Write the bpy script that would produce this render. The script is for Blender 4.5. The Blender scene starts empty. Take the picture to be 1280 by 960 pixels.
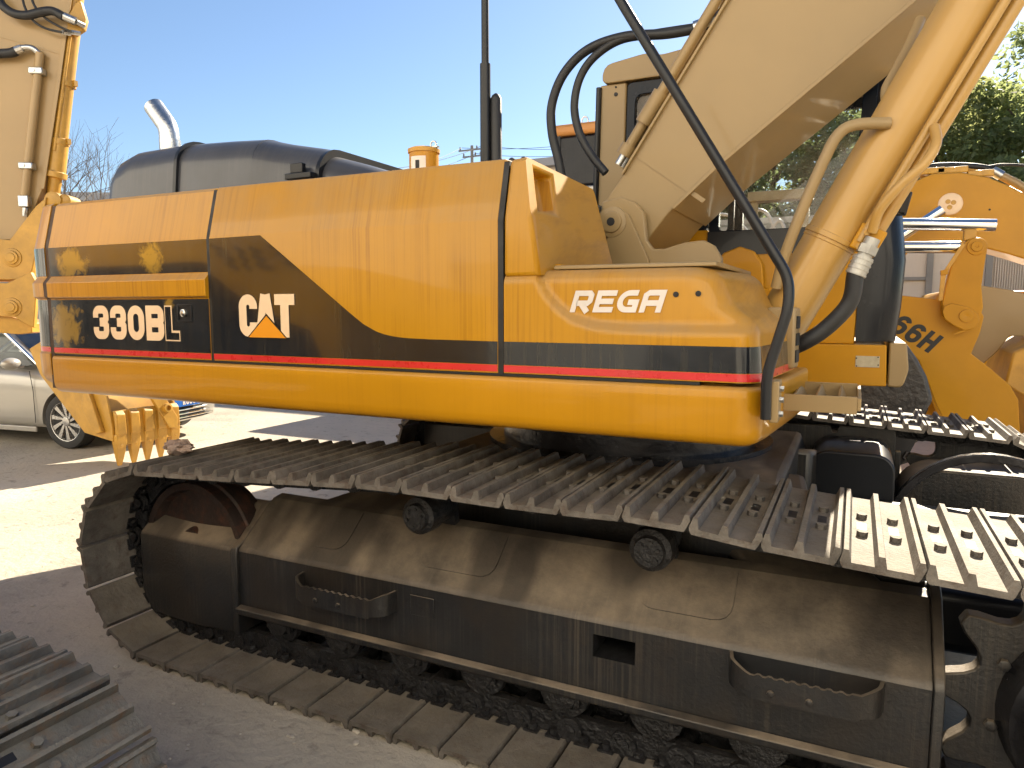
import bpy, bmesh, math, random
from mathutils import Vector, Matrix
random.seed(7)
PI = math.pi
scene = bpy.context.scene
C = scene.collection
R = math.radians

# ------------------------------------------------------------------ camera, sky, sun, exposure
EYE = Vector((0.0, 0.0, 1.70))
PITCH, YAW, FPX = 6.163, 25.683, 889.0
cam_data = bpy.data.cameras.new('camera')
cam = bpy.data.objects.new('camera', cam_data)
C.objects.link(cam)
cam.location = EYE
cam.rotation_euler = (R(90 - PITCH), 0, R(YAW))
cam_data.sensor_width = 36.0
cam_data.lens = FPX / 1280 * 36.0
cam_data.clip_start = 0.05
cam_data.clip_end = 2000
scene.camera = cam
scene.render.resolution_x, scene.render.resolution_y = 1024, 768

SUN_ELEV, SUN_AZ = 32.5, 8.0          # azimuth: degrees from +Y towards +X
world = bpy.data.worlds.new('World')
scene.world = world
world.use_nodes = True
wn = world.node_tree
sky = wn.nodes.new('ShaderNodeTexSky')
sky.sky_type = 'NISHITA'
sky.sun_disc = False
sky.sun_elevation = R(SUN_ELEV)
sky.sun_rotation = R(SUN_AZ)
sky.air_density = 1.0
sky.dust_density = 0.3
sky.ozone_density = 3.0
bg = wn.nodes['Background']
wn.links.new(sky.outputs[0], bg.inputs[0])
bg.inputs[1].default_value = 0.053
sun_d = bpy.data.lights.new('sun', 'SUN')
sun_d.energy = 4.6
sun_d.angle = R(0.53)
sun_d.color = (1.0, 0.88, 0.69)
sun = bpy.data.objects.new('sun', sun_d)
C.objects.link(sun)
sdir = Vector((math.sin(R(SUN_AZ)) * math.cos(R(SUN_ELEV)), math.cos(R(SUN_AZ)) * math.cos(R(SUN_ELEV)), math.sin(R(SUN_ELEV))))
sun.rotation_euler = sdir.to_track_quat('Z', 'Y').to_euler()
sun.location = (5, 20, 25)
vs = scene.view_settings
vs.view_transform = 'Standard'
vs.look = 'None'
vs.exposure = 1.72
vs.gamma = 1.0
scene.cycles.caustics_reflective = False
scene.cycles.caustics_refractive = False

# ------------------------------------------------------------------ reading the photograph: a pixel at a real depth plane -> world point
_th, _ps = R(PITCH), R(YAW)
XD = Vector((math.cos(_ps), -math.sin(_ps), 0)); YD = Vector((math.sin(_ps), math.cos(_ps), 0))
def ray(u, v):
    x = (u - 640) / FPX; y = -(v - 480) / FPX
    fw = math.cos(_th) + y * math.sin(_th); up = -math.sin(_th) + y * math.cos(_th)
    r = Vector((x, fw, up))
    return Vector((r.dot(XD), r.dot(YD), up))
def at(u, v, Y):
    w = ray(u, v); return EYE + w * (Y / w.y)
def xz(pts, Y):
    out = []
    for u, v in pts:
        p = at(u, v, Y); out.append((p.x, p.z))
    return out

# ------------------------------------------------------------------ materials
def rgb(c): return (c[0], c[1], c[2], 1)
def mat(name, base, rough=0.5, metal=0.0, var=0.15, vscale=3.0, dust=0.0, dustcol=(0.30, 0.25, 0.18), streak=0.0,
        streakcol=(0.05, 0.035, 0.02), coat=0.0, bump=0.0, bscale=40.0, spec=0.5, rust=0.0, rustcol=(0.16, 0.07, 0.03), speck=0.0, wave=0.0, dlo=0.15, dhi=0.9, stain=0.0, sscale=52, rvar=1.0):
    m = bpy.data.materials.new(name); m.use_nodes = True
    nt = m.node_tree; N = nt.nodes; L = nt.links
    p = N['Principled BSDF']
    geo = N.new('ShaderNodeNewGeometry')
    def noise(scale, vec=None, detail=5, rgh=0.6):
        n = N.new('ShaderNodeTexNoise'); n.inputs['Scale'].default_value = scale
        n.inputs['Detail'].default_value = detail; n.inputs['Roughness'].default_value = rgh
        L.new(vec if vec is not None else geo.outputs['Position'], n.inputs['Vector']); return n.outputs['Fac']
    def ramp(src, lo, hi):
        r = N.new('ShaderNodeMapRange'); r.inputs[1].default_value = lo; r.inputs[2].default_value = hi
        L.new(src, r.inputs[0]); return r.outputs[0]
    def mul(a, b):
        x = N.new('ShaderNodeMath'); x.operation = 'MULTIPLY'
        for i, s in enumerate((a, b)):
            if isinstance(s, (int, float)): x.inputs[i].default_value = s
            else: L.new(s, x.inputs[i])
        return x.outputs[0]
    def mix(fac, a, b):
        x = N.new('ShaderNodeMix'); x.data_type = 'RGBA'
        if isinstance(fac, (int, float)): x.inputs[0].default_value = fac
        else: L.new(fac, x.inputs[0])
        for i, s in ((6, a), (7, b)):
            if isinstance(s, tuple): x.inputs[i].default_value = rgb(s)
            else: L.new(s, x.inputs[i])
        return x.outputs[2]
    dark = tuple(c * (1 - var) for c in base); lite = tuple(min(1, c * (1 + var)) for c in base)
    col = mix(ramp(noise(vscale), 0.3, 0.7), dark, lite)
    roughout = None
    if streak > 0:
        mp = N.new('ShaderNodeMapping'); mp.inputs['Scale'].default_value = (sscale, 4, 0.8)
        L.new(geo.outputs['Position'], mp.inputs[0])
        s = ramp(noise(1.0, mp.outputs[0], 3, 0.7), 0.47, 0.70)
        s2 = ramp(noise(2.3), 0.36, 0.58)
        col = mix(mul(mul(s, s2), streak), col, streakcol)
    if rust > 0:
        rr = ramp(noise(vscale * 2.7, None, 8, 0.7), 0.50, 0.66)
        col = mix(mul(rr, rust), col, rustcol)
    if dust > 0:
        sep = N.new('ShaderNodeSeparateXYZ'); L.new(geo.outputs['Normal'], sep.inputs[0])
        up = ramp(sep.outputs[2], dlo, dhi)
        dn = ramp(noise(2.1, None, 8, 0.68), 0.28, 0.62)
        fac = mul(mul(up, dn), dust)
        col = mix(fac, col, dustcol)
        rm = N.new('ShaderNodeMapRange'); L.new(fac, rm.inputs[0]); rm.inputs[3].default_value = rough; rm.inputs[4].default_value = 0.85
        roughout = rm.outputs[0]
    if stain > 0:
        mp2 = N.new('ShaderNodeMapping'); mp2.inputs['Scale'].default_value = (1.0, 0.35, 0.35); mp2.inputs['Rotation'].default_value = (0, 0, 0.5)
        L.new(geo.outputs['Position'], mp2.inputs[0])
        sn = ramp(noise(2.6, mp2.outputs[0], 3, 0.5), 0.50, 0.58)
        col = mix(mul(sn, stain), col, (0.020, 0.016, 0.013))
        wet = sn
    if speck > 0:
        v = ramp(noise(160, None, 2, 0.5), 0.66, 0.72)
        col = mix(mul(v, speck), col, (0.12, 0.10, 0.08))
    L.new(col, p.inputs['Base Color'])
    if roughout is None:
        r1 = N.new('ShaderNodeMapRange'); L.new(noise(vscale * 4, None, 6, 0.65), r1.inputs[0])
        r1.inputs[1].default_value = 0.3; r1.inputs[2].default_value = 0.7
        r1.inputs[3].default_value = max(0.02, rough * (1 - 0.25 * rvar)); r1.inputs[4].default_value = min(1, rough * (1 + 0.25 * rvar)); roughout = r1.outputs[0]
    L.new(roughout, p.inputs['Roughness'])
    p.inputs['Metallic'].default_value = metal
    p.inputs['Specular IOR Level'].default_value = spec
    p.inputs['Coat Weight'].default_value = coat; p.inputs['Coat Roughness'].default_value = 0.06
    prev = None
    for amt, sc in ((bump, bscale), (wave, 1.6)):
        if amt > 0:
            b = N.new('ShaderNodeBump'); b.inputs['Strength'].default_value = min(1, amt)
            b.inputs['Distance'].default_value = 0.02 if sc > 3 else 0.05
            L.new(noise(sc, None, 6 if sc > 3 else 1), b.inputs['Height'])
            if prev is not None: L.new(prev, b.inputs['Normal'])
            prev = b.outputs[0]
    if prev is not None:
        L.new(prev, p.inputs['Normal'])
        if coat > 0: L.new(prev, p.inputs['Coat Normal'])
    return m

YEL = (0.475, 0.228, 0.009)
M = {}
M['yellow'] = mat('yellow_paint', YEL, 0.34, var=0.07, vscale=1.7, dust=0.75, dustcol=(0.34, 0.235, 0.125), streak=0.55, sscale=75, streakcol=(0.25, 0.095, 0.004), coat=0.28, spec=0.2, wave=0.10, dlo=0.04, dhi=0.55)  # low dust ramp also paints the tilted facet's dull sky reflection
M['yellow_plain'] = mat('yellow_paint_plain', YEL, 0.40, var=0.10, vscale=2.3, dust=0.45, dustcol=(0.38, 0.28, 0.15), coat=0.12, spec=0.3)
M['boom'] = mat('glare_tan_dusty_paint', (0.30, 0.205, 0.088), 0.5, var=0.08, vscale=1.3, dust=0.5, dustcol=(0.48, 0.36, 0.2), coat=0.2)  # base paled to tan to paint in lens glare; real dust on top faces
M['deep_yellow'] = mat('deep_yellow_paint', (0.50, 0.24, 0.008), 0.42, var=0.10, vscale=2.0, dust=0.25, dustcol=(0.40, 0.29, 0.14), coat=0.1, spec=0.25, speck=0.12)
M['yellow_smooth'] = mat('smooth_yellow_paint', (0.50, 0.235, 0.007), 0.34, var=0.07, vscale=1.7, dust=0.6, dustcol=(0.34, 0.235, 0.125), streak=0.16, streakcol=(0.27, 0.11, 0.005), sscale=75, coat=0.28, spec=0.2, wave=0.12)
M['gold'] = mat('worn_gold_paint', (0.50, 0.27, 0.035), 0.45, var=0.2, vscale=4, dust=0.4, rust=0.15, coat=0.15)
M['decal'] = mat('black_decal', (0.010, 0.012, 0.016), 0.18, var=0.25, vscale=3, streak=0.3, streakcol=(0.075, 0.062, 0.035), coat=0.5, spec=0.4, wave=0.18)
M['red'] = mat('red_stripe', (0.58, 0.02, 0.022), 0.3, var=0.12, vscale=5, coat=0.4)
M['cream'] = mat('cream_letter', (0.80, 0.60, 0.40), 0.4, var=0.05)
M['white_letter'] = mat('white_letter', (0.70, 0.64, 0.60), 0.4, var=0.08, vscale=12)
M['orange'] = mat('orange_mark', (0.72, 0.28, 0.01), 0.35, var=0.05)
M['black'] = mat('black_paint', (0.009, 0.0105, 0.014), 0.34, var=0.3, vscale=3, dust=0.1, dustcol=(0.10, 0.09, 0.075), coat=0.1, spec=0.3)
M['seam'] = mat('seam_brown', (0.05, 0.025, 0.012), 0.6, var=0.3)
M['frame'] = mat('dirty_black_paint', (0.0115, 0.012, 0.0135), 0.40, var=0.4, vscale=3, dust=1.0, dustcol=(0.26, 0.205, 0.145), streak=0.42, sscale=95, streakcol=(0.11, 0.092, 0.07), coat=0.12, bump=0.16, bscale=60, rust=0.2, rustcol=(0.05, 0.032, 0.02), stain=0.7)
M['grease'] = mat('greasy_steel', (0.018, 0.018, 0.020), 0.35, 0.3, var=0.5, vscale=18, bump=0.7, bscale=45, dust=0.35, dustcol=(0.06, 0.05, 0.04))
M['shoe'] = mat('track_steel', (0.135, 0.121, 0.106), 0.60, 0.05, spec=0.25, var=0.45, vscale=8, dust=0.6, dustcol=(0.245, 0.205, 0.145), rust=0.55, rustcol=(0.070, 0.042, 0.028), bump=0.35, bscale=70, speck=0.6)
M['shoe_rusty'] = mat('rusty_track_steel', (0.11, 0.105, 0.095), 0.45, 0.2, var=0.4, vscale=9, dust=0.6, dustcol=(0.22, 0.205, 0.16), rust=0.7, rustcol=(0.16, 0.085, 0.04), bump=0.3, bscale=60)
M['rubber'] = mat('black_rubber', (0.012, 0.013, 0.016), 0.5, var=0.25, vscale=10, dust=0.15, dustcol=(0.10, 0.09, 0.075), bump=0.1, bscale=90)
M['hood'] = mat('grey_black_hood_paint', (0.030, 0.033, 0.043), 0.40, var=0.4, vscale=2.5, dust=0.3, dustcol=(0.13, 0.12, 0.105), streak=0.7, streakcol=(0.065, 0.064, 0.066), coat=0.25, wave=0.15)
M['chrome'] = mat('chrome', (0.82, 0.82, 0.82), 0.08, 1.0, var=0.03)
M['zinc'] = mat('galvanised_steel', (0.52, 0.53, 0.53), 0.32, 1.0, var=0.15, vscale=20, bump=0.1)
M['alum'] = mat('dull_aluminium', (0.42, 0.41, 0.38), 0.5, 0.7, var=0.2, vscale=14, bump=0.2)
M['plate'] = mat('name_plate', (0.42, 0.37, 0.27), 0.45, 0.4, var=0.15, vscale=30)
M['car'] = mat('silver_car_paint', (0.42, 0.40, 0.36), 0.28, 0.3, var=0.02, coat=0.6, rvar=0.05)
M['plate_blue'] = mat('blue_plate', (0.02, 0.13, 0.50), 0.35, var=0.03)
M['tyre'] = mat('tyre_rubber', (0.02, 0.02, 0.021), 0.6, var=0.2, vscale=8, dust=0.3, dustcol=(0.12, 0.10, 0.08))
M['rim'] = mat('machined_alloy', (0.62, 0.61, 0.59), 0.25, 0.8, var=0.05)
M['rag'] = mat('brown_rag', (0.34, 0.25, 0.20), 0.9, var=0.3, vscale=20, bump=0.4, bscale=70)
M['white_wall'] = mat('white_wall', (0.77, 0.76, 0.73), 0.7, var=0.04)
M['reflected_base'] = mat('dark_reflected_base', (0.06, 0.06, 0.062), 0.7, var=0.2)
M['wall'] = mat('pale_wall_panel', (0.60, 0.54, 0.47), 0.6, var=0.07, vscale=1.2, streak=0.2, streakcol=(0.36, 0.32, 0.27))
M['wall_grey'] = mat('grey_block_wall', (0.36, 0.35, 0.32), 0.8, var=0.3, vscale=2.0, bump=0.3, bscale=20, streak=0.3, streakcol=(0.2, 0.19, 0.17))
M['post'] = mat('grey_post', (0.20, 0.20, 0.20), 0.5, var=0.1)
M['roofsheet'] = mat('grey_roof_sheet', (0.30, 0.30, 0.31), 0.5, var=0.12)
M['wood'] = mat('concrete_pole', (0.26, 0.24, 0.21), 0.8, var=0.15)
M['bark'] = mat('bark', (0.10, 0.075, 0.055), 0.9, var=0.3, vscale=8, bump=0.5)
M['slot'] = mat('dark_slot', (0.006, 0.006, 0.007), 0.6, var=0.2)
M['stone'] = mat('pale_splinter', (0.5, 0.45, 0.38), 0.8, var=0.2, vscale=30, bump=0.3)
M['oil'] = mat('oily_steel', (0.03, 0.03, 0.034), 0.22, 0.4, var=0.4, vscale=8, bump=0.2, bscale=25)

def leaf_mat(name, a, b, scale):
    m = mat(name, a, 0.55, var=0.35, vscale=scale)
    p = m.node_tree.nodes['Principled BSDF']
    p.inputs['Subsurface Weight'].default_value = 0.0
    N = m.node_tree.nodes; L = m.node_tree.links
    tr = N.new('ShaderNodeBsdfTranslucent'); tr.inputs[0].default_value = rgb(b)
    mx = N.new('ShaderNodeMixShader'); mx.inputs[0].default_value = 0.55
    out = N['Material Output']
    L.new(p.outputs[0], mx.inputs[1]); L.new(tr.outputs[0], mx.inputs[2]); L.new(mx.outputs[0], out.inputs[0])
    return m
M['leaf'] = leaf_mat('leaf_green', (0.11, 0.14, 0.07), (0.38, 0.44, 0.18), 0.9)
M['leaf_b'] = leaf_mat('leaf_olive', (0.12, 0.14, 0.07), (0.42, 0.45, 0.19), 0.8)
M['leaf_c'] = leaf_mat('leaf_dark', (0.095, 0.125, 0.07), (0.33, 0.39, 0.18), 1.1)

def glass_mat(name, tint, refl, amount):
    m = bpy.data.materials.new(name); m.use_nodes = True
    N = m.node_tree.nodes; L = m.node_tree.links; out = N['Material Output']; N.remove(N['Principled BSDF'])
    t = N.new('ShaderNodeBsdfTransparent'); t.inputs[0].default_value = rgb(tint)
    g = N.new('ShaderNodeBsdfGlossy'); g.inputs['Roughness'].default_value = 0.03; g.inputs[0].default_value = rgb(refl)
    d = N.new('ShaderNodeBsdfDiffuse'); d.inputs[0].default_value = (0.42, 0.39, 0.33, 1)
    fr = N.new('ShaderNodeFresnel'); fr.inputs[0].default_value = 1.45
    n = N.new('ShaderNodeTexNoise'); n.inputs['Scale'].default_value = 9; n.inputs['Detail'].default_value = 8
    r = N.new('ShaderNodeMapRange'); r.inputs[1].default_value = 0.35; r.inputs[2].default_value = 0.75; r.inputs[4].default_value = amount
    L.new(n.outputs[0], r.inputs[0])
    m1 = N.new('ShaderNodeMixShader'); L.new(fr.outputs[0], m1.inputs[0]); L.new(t.outputs[0], m1.inputs[1]); L.new(g.outputs[0], m1.inputs[2])
    m2 = N.new('ShaderNodeMixShader'); L.new(r.outputs[0], m2.inputs[0]); L.new(m1.outputs[0], m2.inputs[1]); L.new(d.outputs[0], m2.inputs[2])
    L.new(m2.outputs[0], out.inputs[0]); return m
M['glass'] = glass_mat('dusty_glass', (0.86, 0.90, 0.89), (0.9, 0.9, 0.9), 0.28)
M['car_glass'] = glass_mat('tinted_car_glass', (0.12, 0.15, 0.15), (0.95, 0.97, 1.0), 0.03)

def worn_decal(name, spots):
    """black decal with yellow paint showing through where it has worn away round fixed spots"""
    m = mat(name, (0.012, 0.014, 0.018), 0.16, var=0.25, vscale=3, streak=0.25, streakcol=(0.10, 0.085, 0.05), coat=0.8, wave=0.16)
    N = m.node_tree.nodes; L = m.node_tree.links; p = N['Principled BSDF']
    src = p.inputs['Base Color'].links[0].from_socket
    geo = N.new('ShaderNodeNewGeometry'); tot = None
    for (x, z, rx, rz) in spots:
        mp = N.new('ShaderNodeMapping'); mp.vector_type = 'POINT'
        mp.inputs['Location'].default_value = (-x / rx, 0, -z / rz); mp.inputs['Scale'].default_value = (1 / rx, 0, 1 / rz)
        L.new(geo.outputs['Position'], mp.inputs[0])
        ln = N.new('ShaderNodeVectorMath'); ln.operation = 'LENGTH'; L.new(mp.outputs[0], ln.inputs[0])
        r = N.new('ShaderNodeMapRange'); r.inputs[1].default_value = 0.2; r.inputs[2].default_value = 1.0; r.inputs[3].default_value = 1; r.inputs[4].default_value = 0
        L.new(ln.outputs['Value'], r.inputs[0])
        if tot is None: tot = r.outputs[0]
        else:
            a = N.new('ShaderNodeMath'); a.operation = 'MAXIMUM'; L.new(tot, a.inputs[0]); L.new(r.outputs[0], a.inputs[1]); tot = a.outputs[0]
    n = N.new('ShaderNodeTexNoise'); n.inputs['Scale'].default_value = 17; n.inputs['Detail'].default_value = 9; n.inputs['Roughness'].default_value = 0.62; n.inputs['Distortion'].default_value = 0.8
    L.new(geo.outputs['Position'], n.inputs['Vector'])
    ad = N.new('ShaderNodeMath'); ad.operation = 'MULTIPLY_ADD'; L.new(n.outputs[0], ad.inputs[0]); ad.inputs[1].default_value = 1.7; ad.inputs[2].default_value = -0.98
    sm = N.new('ShaderNodeMath'); sm.operation = 'ADD'; L.new(ad.outputs[0], sm.inputs[0]); L.new(tot, sm.inputs[1])
    r2 = N.new('ShaderNodeMapRange'); r2.inputs[1].default_value = 0.34; r2.inputs[2].default_value = 0.72; r2.inputs[4].default_value = 0.8; L.new(sm.outputs[0], r2.inputs[0])
    gate = N.new('ShaderNodeMath'); gate.operation = 'GREATER_THAN'; gate.inputs[1].default_value = 0.01; L.new(tot, gate.inputs[0])
    fm = N.new('ShaderNodeMath'); fm.operation = 'MULTIPLY'; L.new(r2.outputs[0], fm.inputs[0]); L.new(gate.outputs[0], fm.inputs[1])
    mx = N.new('ShaderNodeMix'); mx.data_type = 'RGBA'; L.new(fm.outputs[0], mx.inputs[0]); L.new(src, mx.inputs[6]); mx.inputs[7].default_value = (0.34, 0.21, 0.03, 1)
    L.new(mx.outputs[2], p.inputs['Base Color']); return m
M['decal_worn'] = worn_decal('worn_black_decal', [(-3.72, 1.60, 0.24, 0.22), (-3.64, 1.93, 0.22, 0.14), (-3.04, 1.93, 0.15, 0.13), (-2.93, 1.72, 0.07, 0.05)])

def ground_mat():
    m = mat('dusty_concrete', (0.47, 0.42, 0.345), 0.9, var=0.18, vscale=0.6, bump=0.6, bscale=22, spec=0.12)
    N = m.node_tree.nodes; L = m.node_tree.links; p = N['Principled BSDF']
    src = p.inputs['Base Color'].links[0].from_socket
    geo = N.new('ShaderNodeNewGeometry')
    def layer(scale, lo, hi, col, amt, src, detail=8):
        n = N.new('ShaderNodeTexNoise'); n.inputs['Scale'].default_value = scale; n.inputs['Detail'].default_value = detail; n.inputs['Roughness'].default_value = 0.65
        n.inputs['Distortion'].default_value = 0.4
        L.new(geo.outputs['Position'], n.inputs['Vector'])
        r = N.new('ShaderNodeMapRange'); r.inputs[1].default_value = lo; r.inputs[2].default_value = hi; r.inputs[4].default_value = amt; L.new(n.outputs[0], r.inputs[0])
        x = N.new('ShaderNodeMix'); x.data_type = 'RGBA'; L.new(r.outputs[0], x.inputs[0]); L.new(src, x.inputs[6]); x.inputs[7].default_value = rgb(col); return x.outputs[2]
    s = layer(0.45, 0.52, 0.68, (0.27, 0.24, 0.20), 0.75, src)
    s = layer(2.2, 0.5, 0.7, (0.50, 0.44, 0.35), 0.55, s)
    s = layer(9, 0.56, 0.68, (0.20, 0.18, 0.155), 0.6, s)
    s = layer(55, 0.6, 0.7, (0.46, 0.41, 0.33), 0.5, s, 3)
    L.new(s, p.inputs['Base Color']); return m
M['ground'] = ground_mat()

# ------------------------------------------------------------------ objects
WP = {}
def thing(name, label, cat, loc, group=None):
    o = bpy.data.objects.new(name, None); C.objects.link(o); o.location = loc; o.empty_display_size = 0.2
    o['label'] = label; o['category'] = cat
    if group: o['group'] = group
    WP[o] = Vector(loc); return o
def tag(o, label, cat, group=None):
    o['label'] = label; o['category'] = cat
    if group: o['group'] = group
    return o
def smooth(me, ang):
    if ang:
        for p in me.polygons: p.use_smooth = True
        me.set_sharp_from_angle(angle=R(ang))
def obj(name, bm, m, parent=None, ang=35, bevel=0.0, seg=2, label=None):
    """turns a bmesh given in world coordinates into one mesh object with its origin inside it"""
    bmesh.ops.recalc_face_normals(bm, faces=bm.faces)
    co = [v.co for v in bm.verts]
    c = Vector(((min(v.x for v in co) + max(v.x for v in co)) / 2, (min(v.y for v in co) + max(v.y for v in co)) / 2, min(v.z for v in co)))
    for v in bm.verts: v.co -= c
    me = bpy.data.meshes.new(name); bm.to_mesh(me); bm.free()
    smooth(me, ang)
    mats = m if isinstance(m, (list, tuple)) else [m]
    for x in mats: me.materials.append(M[x] if isinstance(x, str) else x)
    o = bpy.data.objects.new(name, me); C.objects.link(o); WP[o] = c
    if parent is not None:
        o.parent = parent; o.location = c - WP[parent]
    else: o.location = c
    if bevel:
        b = o.modifiers.new('edge', 'BEVEL'); b.width = bevel; b.segments = seg; b.limit_method = 'ANGLE'; b.angle_limit = R(32)
    if label: o['label'] = label
    return o
def inst(name, me, parent, pos, rot=None):
    o = bpy.data.objects.new(name, me); C.objects.link(o); WP[o] = Vector(pos)
    if parent is not None: o.parent = parent; o.location = Vector(pos) - WP[parent]
    else: o.location = pos
    if rot is not None: o.rotation_euler = rot
    return o
def mesh_of(name, bm, m, ang=35):
    bmesh.ops.recalc_face_normals(bm, faces=bm.faces)
    me = bpy.data.meshes.new(name); bm.to_mesh(me); bm.free(); smooth(me, ang)
    me.materials.append(M[m]); return me

# ------------------------------------------------------------------ shapes
def nb(): return bmesh.new()
def box(bm, x0, x1, y0, y1, z0, z1, rot=None, piv=None):
    vs_ = [bm.verts.new((x, y, z)) for x in (x0, x1) for y in (y0, y1) for z in (z0, z1)]
    for f in ((0, 1, 3, 2), (4, 6, 7, 5), (0, 4, 5, 1), (2, 3, 7, 6), (0, 2, 6, 4), (1, 5, 7, 3)): bm.faces.new([vs_[i] for i in f])
    if rot is not None: bmesh.ops.rotate(bm, verts=vs_, cent=piv if piv else ((x0 + x1) / 2, (y0 + y1) / 2, (z0 + z1) / 2), matrix=rot)
    return vs_
def prism(bm, pts, y0, y1):
    """outline in the X-Z plane given depth along Y"""
    a = [bm.verts.new((x, y0, z)) for x, z in pts]; b = [bm.verts.new((x, y1, z)) for x, z in pts]
    n = len(pts)
    bm.faces.new(a); bm.faces.new(b[::-1])
    for i in range(n): bm.faces.new((a[i], b[i], b[(i + 1) % n], a[(i + 1) % n]))
    return a + b
def prism_x(bm, pts, x0, x1):
    """outline in the Y-Z plane given length along X"""
    a = [bm.verts.new((x0, y, z)) for y, z in pts]; b = [bm.verts.new((x1, y, z)) for y, z in pts]
    n = len(pts)
    bm.faces.new(a); bm.faces.new(b[::-1])
    for i in range(n): bm.faces.new((a[i], b[i], b[(i + 1) % n], a[(i + 1) % n]))
    return a + b
def frame_of(d):
    d = d.normalized(); up = Vector((0, 0, 1)) if abs(d.z) < 0.95 else Vector((0, 1, 0))
    u = d.cross(up).normalized(); return u, d.cross(u).normalized()
def tube(bm, path, r, seg=10, caps=True, radii=None):
    path = [Vector(p) for p in path]; rings = []; u = None
    for i, p in enumerate(path):
        d = (path[min(i + 1, len(path) - 1)] - path[max(i - 1, 0)]).normalized()
        if u is None: u, w = frame_of(d)
        else:
            u = (u - d * u.dot(d)).normalized(); w = d.cross(u)
        rr = radii[i] if radii else r
        rings.append([bm.verts.new(p + (u * math.cos(2 * PI * k / seg) + w * math.sin(2 * PI * k / seg)) * rr) for k in range(seg)])
    for a, b in zip(rings, rings[1:]):
        for k in range(seg): bm.faces.new((a[k], a[(k + 1) % seg], b[(k + 1) % seg], b[k]))
    if caps: bm.faces.new(rings[0][::-1]); bm.faces.new(rings[-1])
def cyl(bm, p0, p1, r, seg=20, r2=None): tube(bm, [p0, p1], r, seg, True, [r, r if r2 is None else r2])
def lathe(bm, c, axis, prof, seg=28):
    """prof: (distance along axis, radius)"""
    axis = Vector(axis).normalized(); u, w = frame_of(axis); c = Vector(c); rings = []
    for t, r in prof: rings.append([bm.verts.new(c + axis * t + (u * math.cos(2 * PI * k / seg) + w * math.sin(2 * PI * k / seg)) * max(r, 1e-4)) for k in range(seg)])
    for a, b in zip(rings, rings[1:]):
        for k in range(seg): bm.faces.new((a[k], a[(k + 1) % seg], b[(k + 1) % seg], b[k]))
    bm.faces.new(rings[0][::-1]); bm.faces.new(rings[-1])
def catmull(pts, n=8):
    P_ = [Vector(p) for p in pts]; P_ = [P_[0] * 2 - P_[1]] + P_ + [P_[-1] * 2 - P_[-2]]; out = []
    for i in range(1, len(P_) - 2):
        a, b, c, d = P_[i - 1:i + 3]
        for k in range(n):
            t = k / n
            out.append(0.5 * ((2 * b) + (c - a) * t + (2 * a - 5 * b + 4 * c - d) * t * t + (3 * b - a - 3 * c + d) * t ** 3))
    out.append(P_[-2]); return out
def fillet(pts, r, n=5):
    """rounds the corners of an open path"""
    P_ = [Vector(p) for p in pts]; out = [P_[0]]
    for a, b, c in zip(P_, P_[1:], P_[2:]):
        rr = min(r, (a - b).length * 0.45, (c - b).length * 0.45)
        s = b + (a - b).normalized() * rr; e = b + (c - b).normalized() * rr
        for k in range(n + 1):
            t = k / n; out.append(s * (1 - t) ** 2 + b * 2 * t * (1 - t) + e * t * t)
    out.append(P_[-1]); return out
def round_poly(pts, r, n=4):
    """rounds every corner of a closed 2-D outline"""
    out = []; k_ = len(pts)
    for i in range(k_):
        a, b, c = Vector(pts[i - 1]), Vector(pts[i]), Vector(pts[(i + 1) % k_])
        rr = min(r[i] if isinstance(r, (list, tuple)) else r, (a - b).length * 0.45, (c - b).length * 0.45)
        if rr < 1e-4: out.append((b.x, b.y)); continue
        s = b + (a - b).normalized() * rr; e = b + (c - b).normalized() * rr
        for k in range(n + 1):
            t = k / n; q = s * (1 - t) ** 2 + b * 2 * t * (1 - t) + e * t * t; out.append((q.x, q.y))
    return out
def disc_pts(cx, cz, r, n=24, a0=0, a1=360):
    return [(cx + r * math.cos(R(a0 + (a1 - a0) * k / n)), cz + r * math.sin(R(a0 + (a1 - a0) * k / n))) for k in range(n + (0 if a1 - a0 == 360 else 1))]
def loft(bm, rings, cap=True, closed=True):
    vr = [[bm.verts.new(p) for p in r] for r in rings]
    n = len(vr[0])
    for a, b in zip(vr, vr[1:]):
        for k in range(n if closed else n - 1): bm.faces.new((a[k], a[(k + 1) % n], b[(k + 1) % n], b[k]))
    if cap: bm.faces.new(vr[0][::-1]); bm.faces.new(vr[-1])
    return vr

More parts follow.
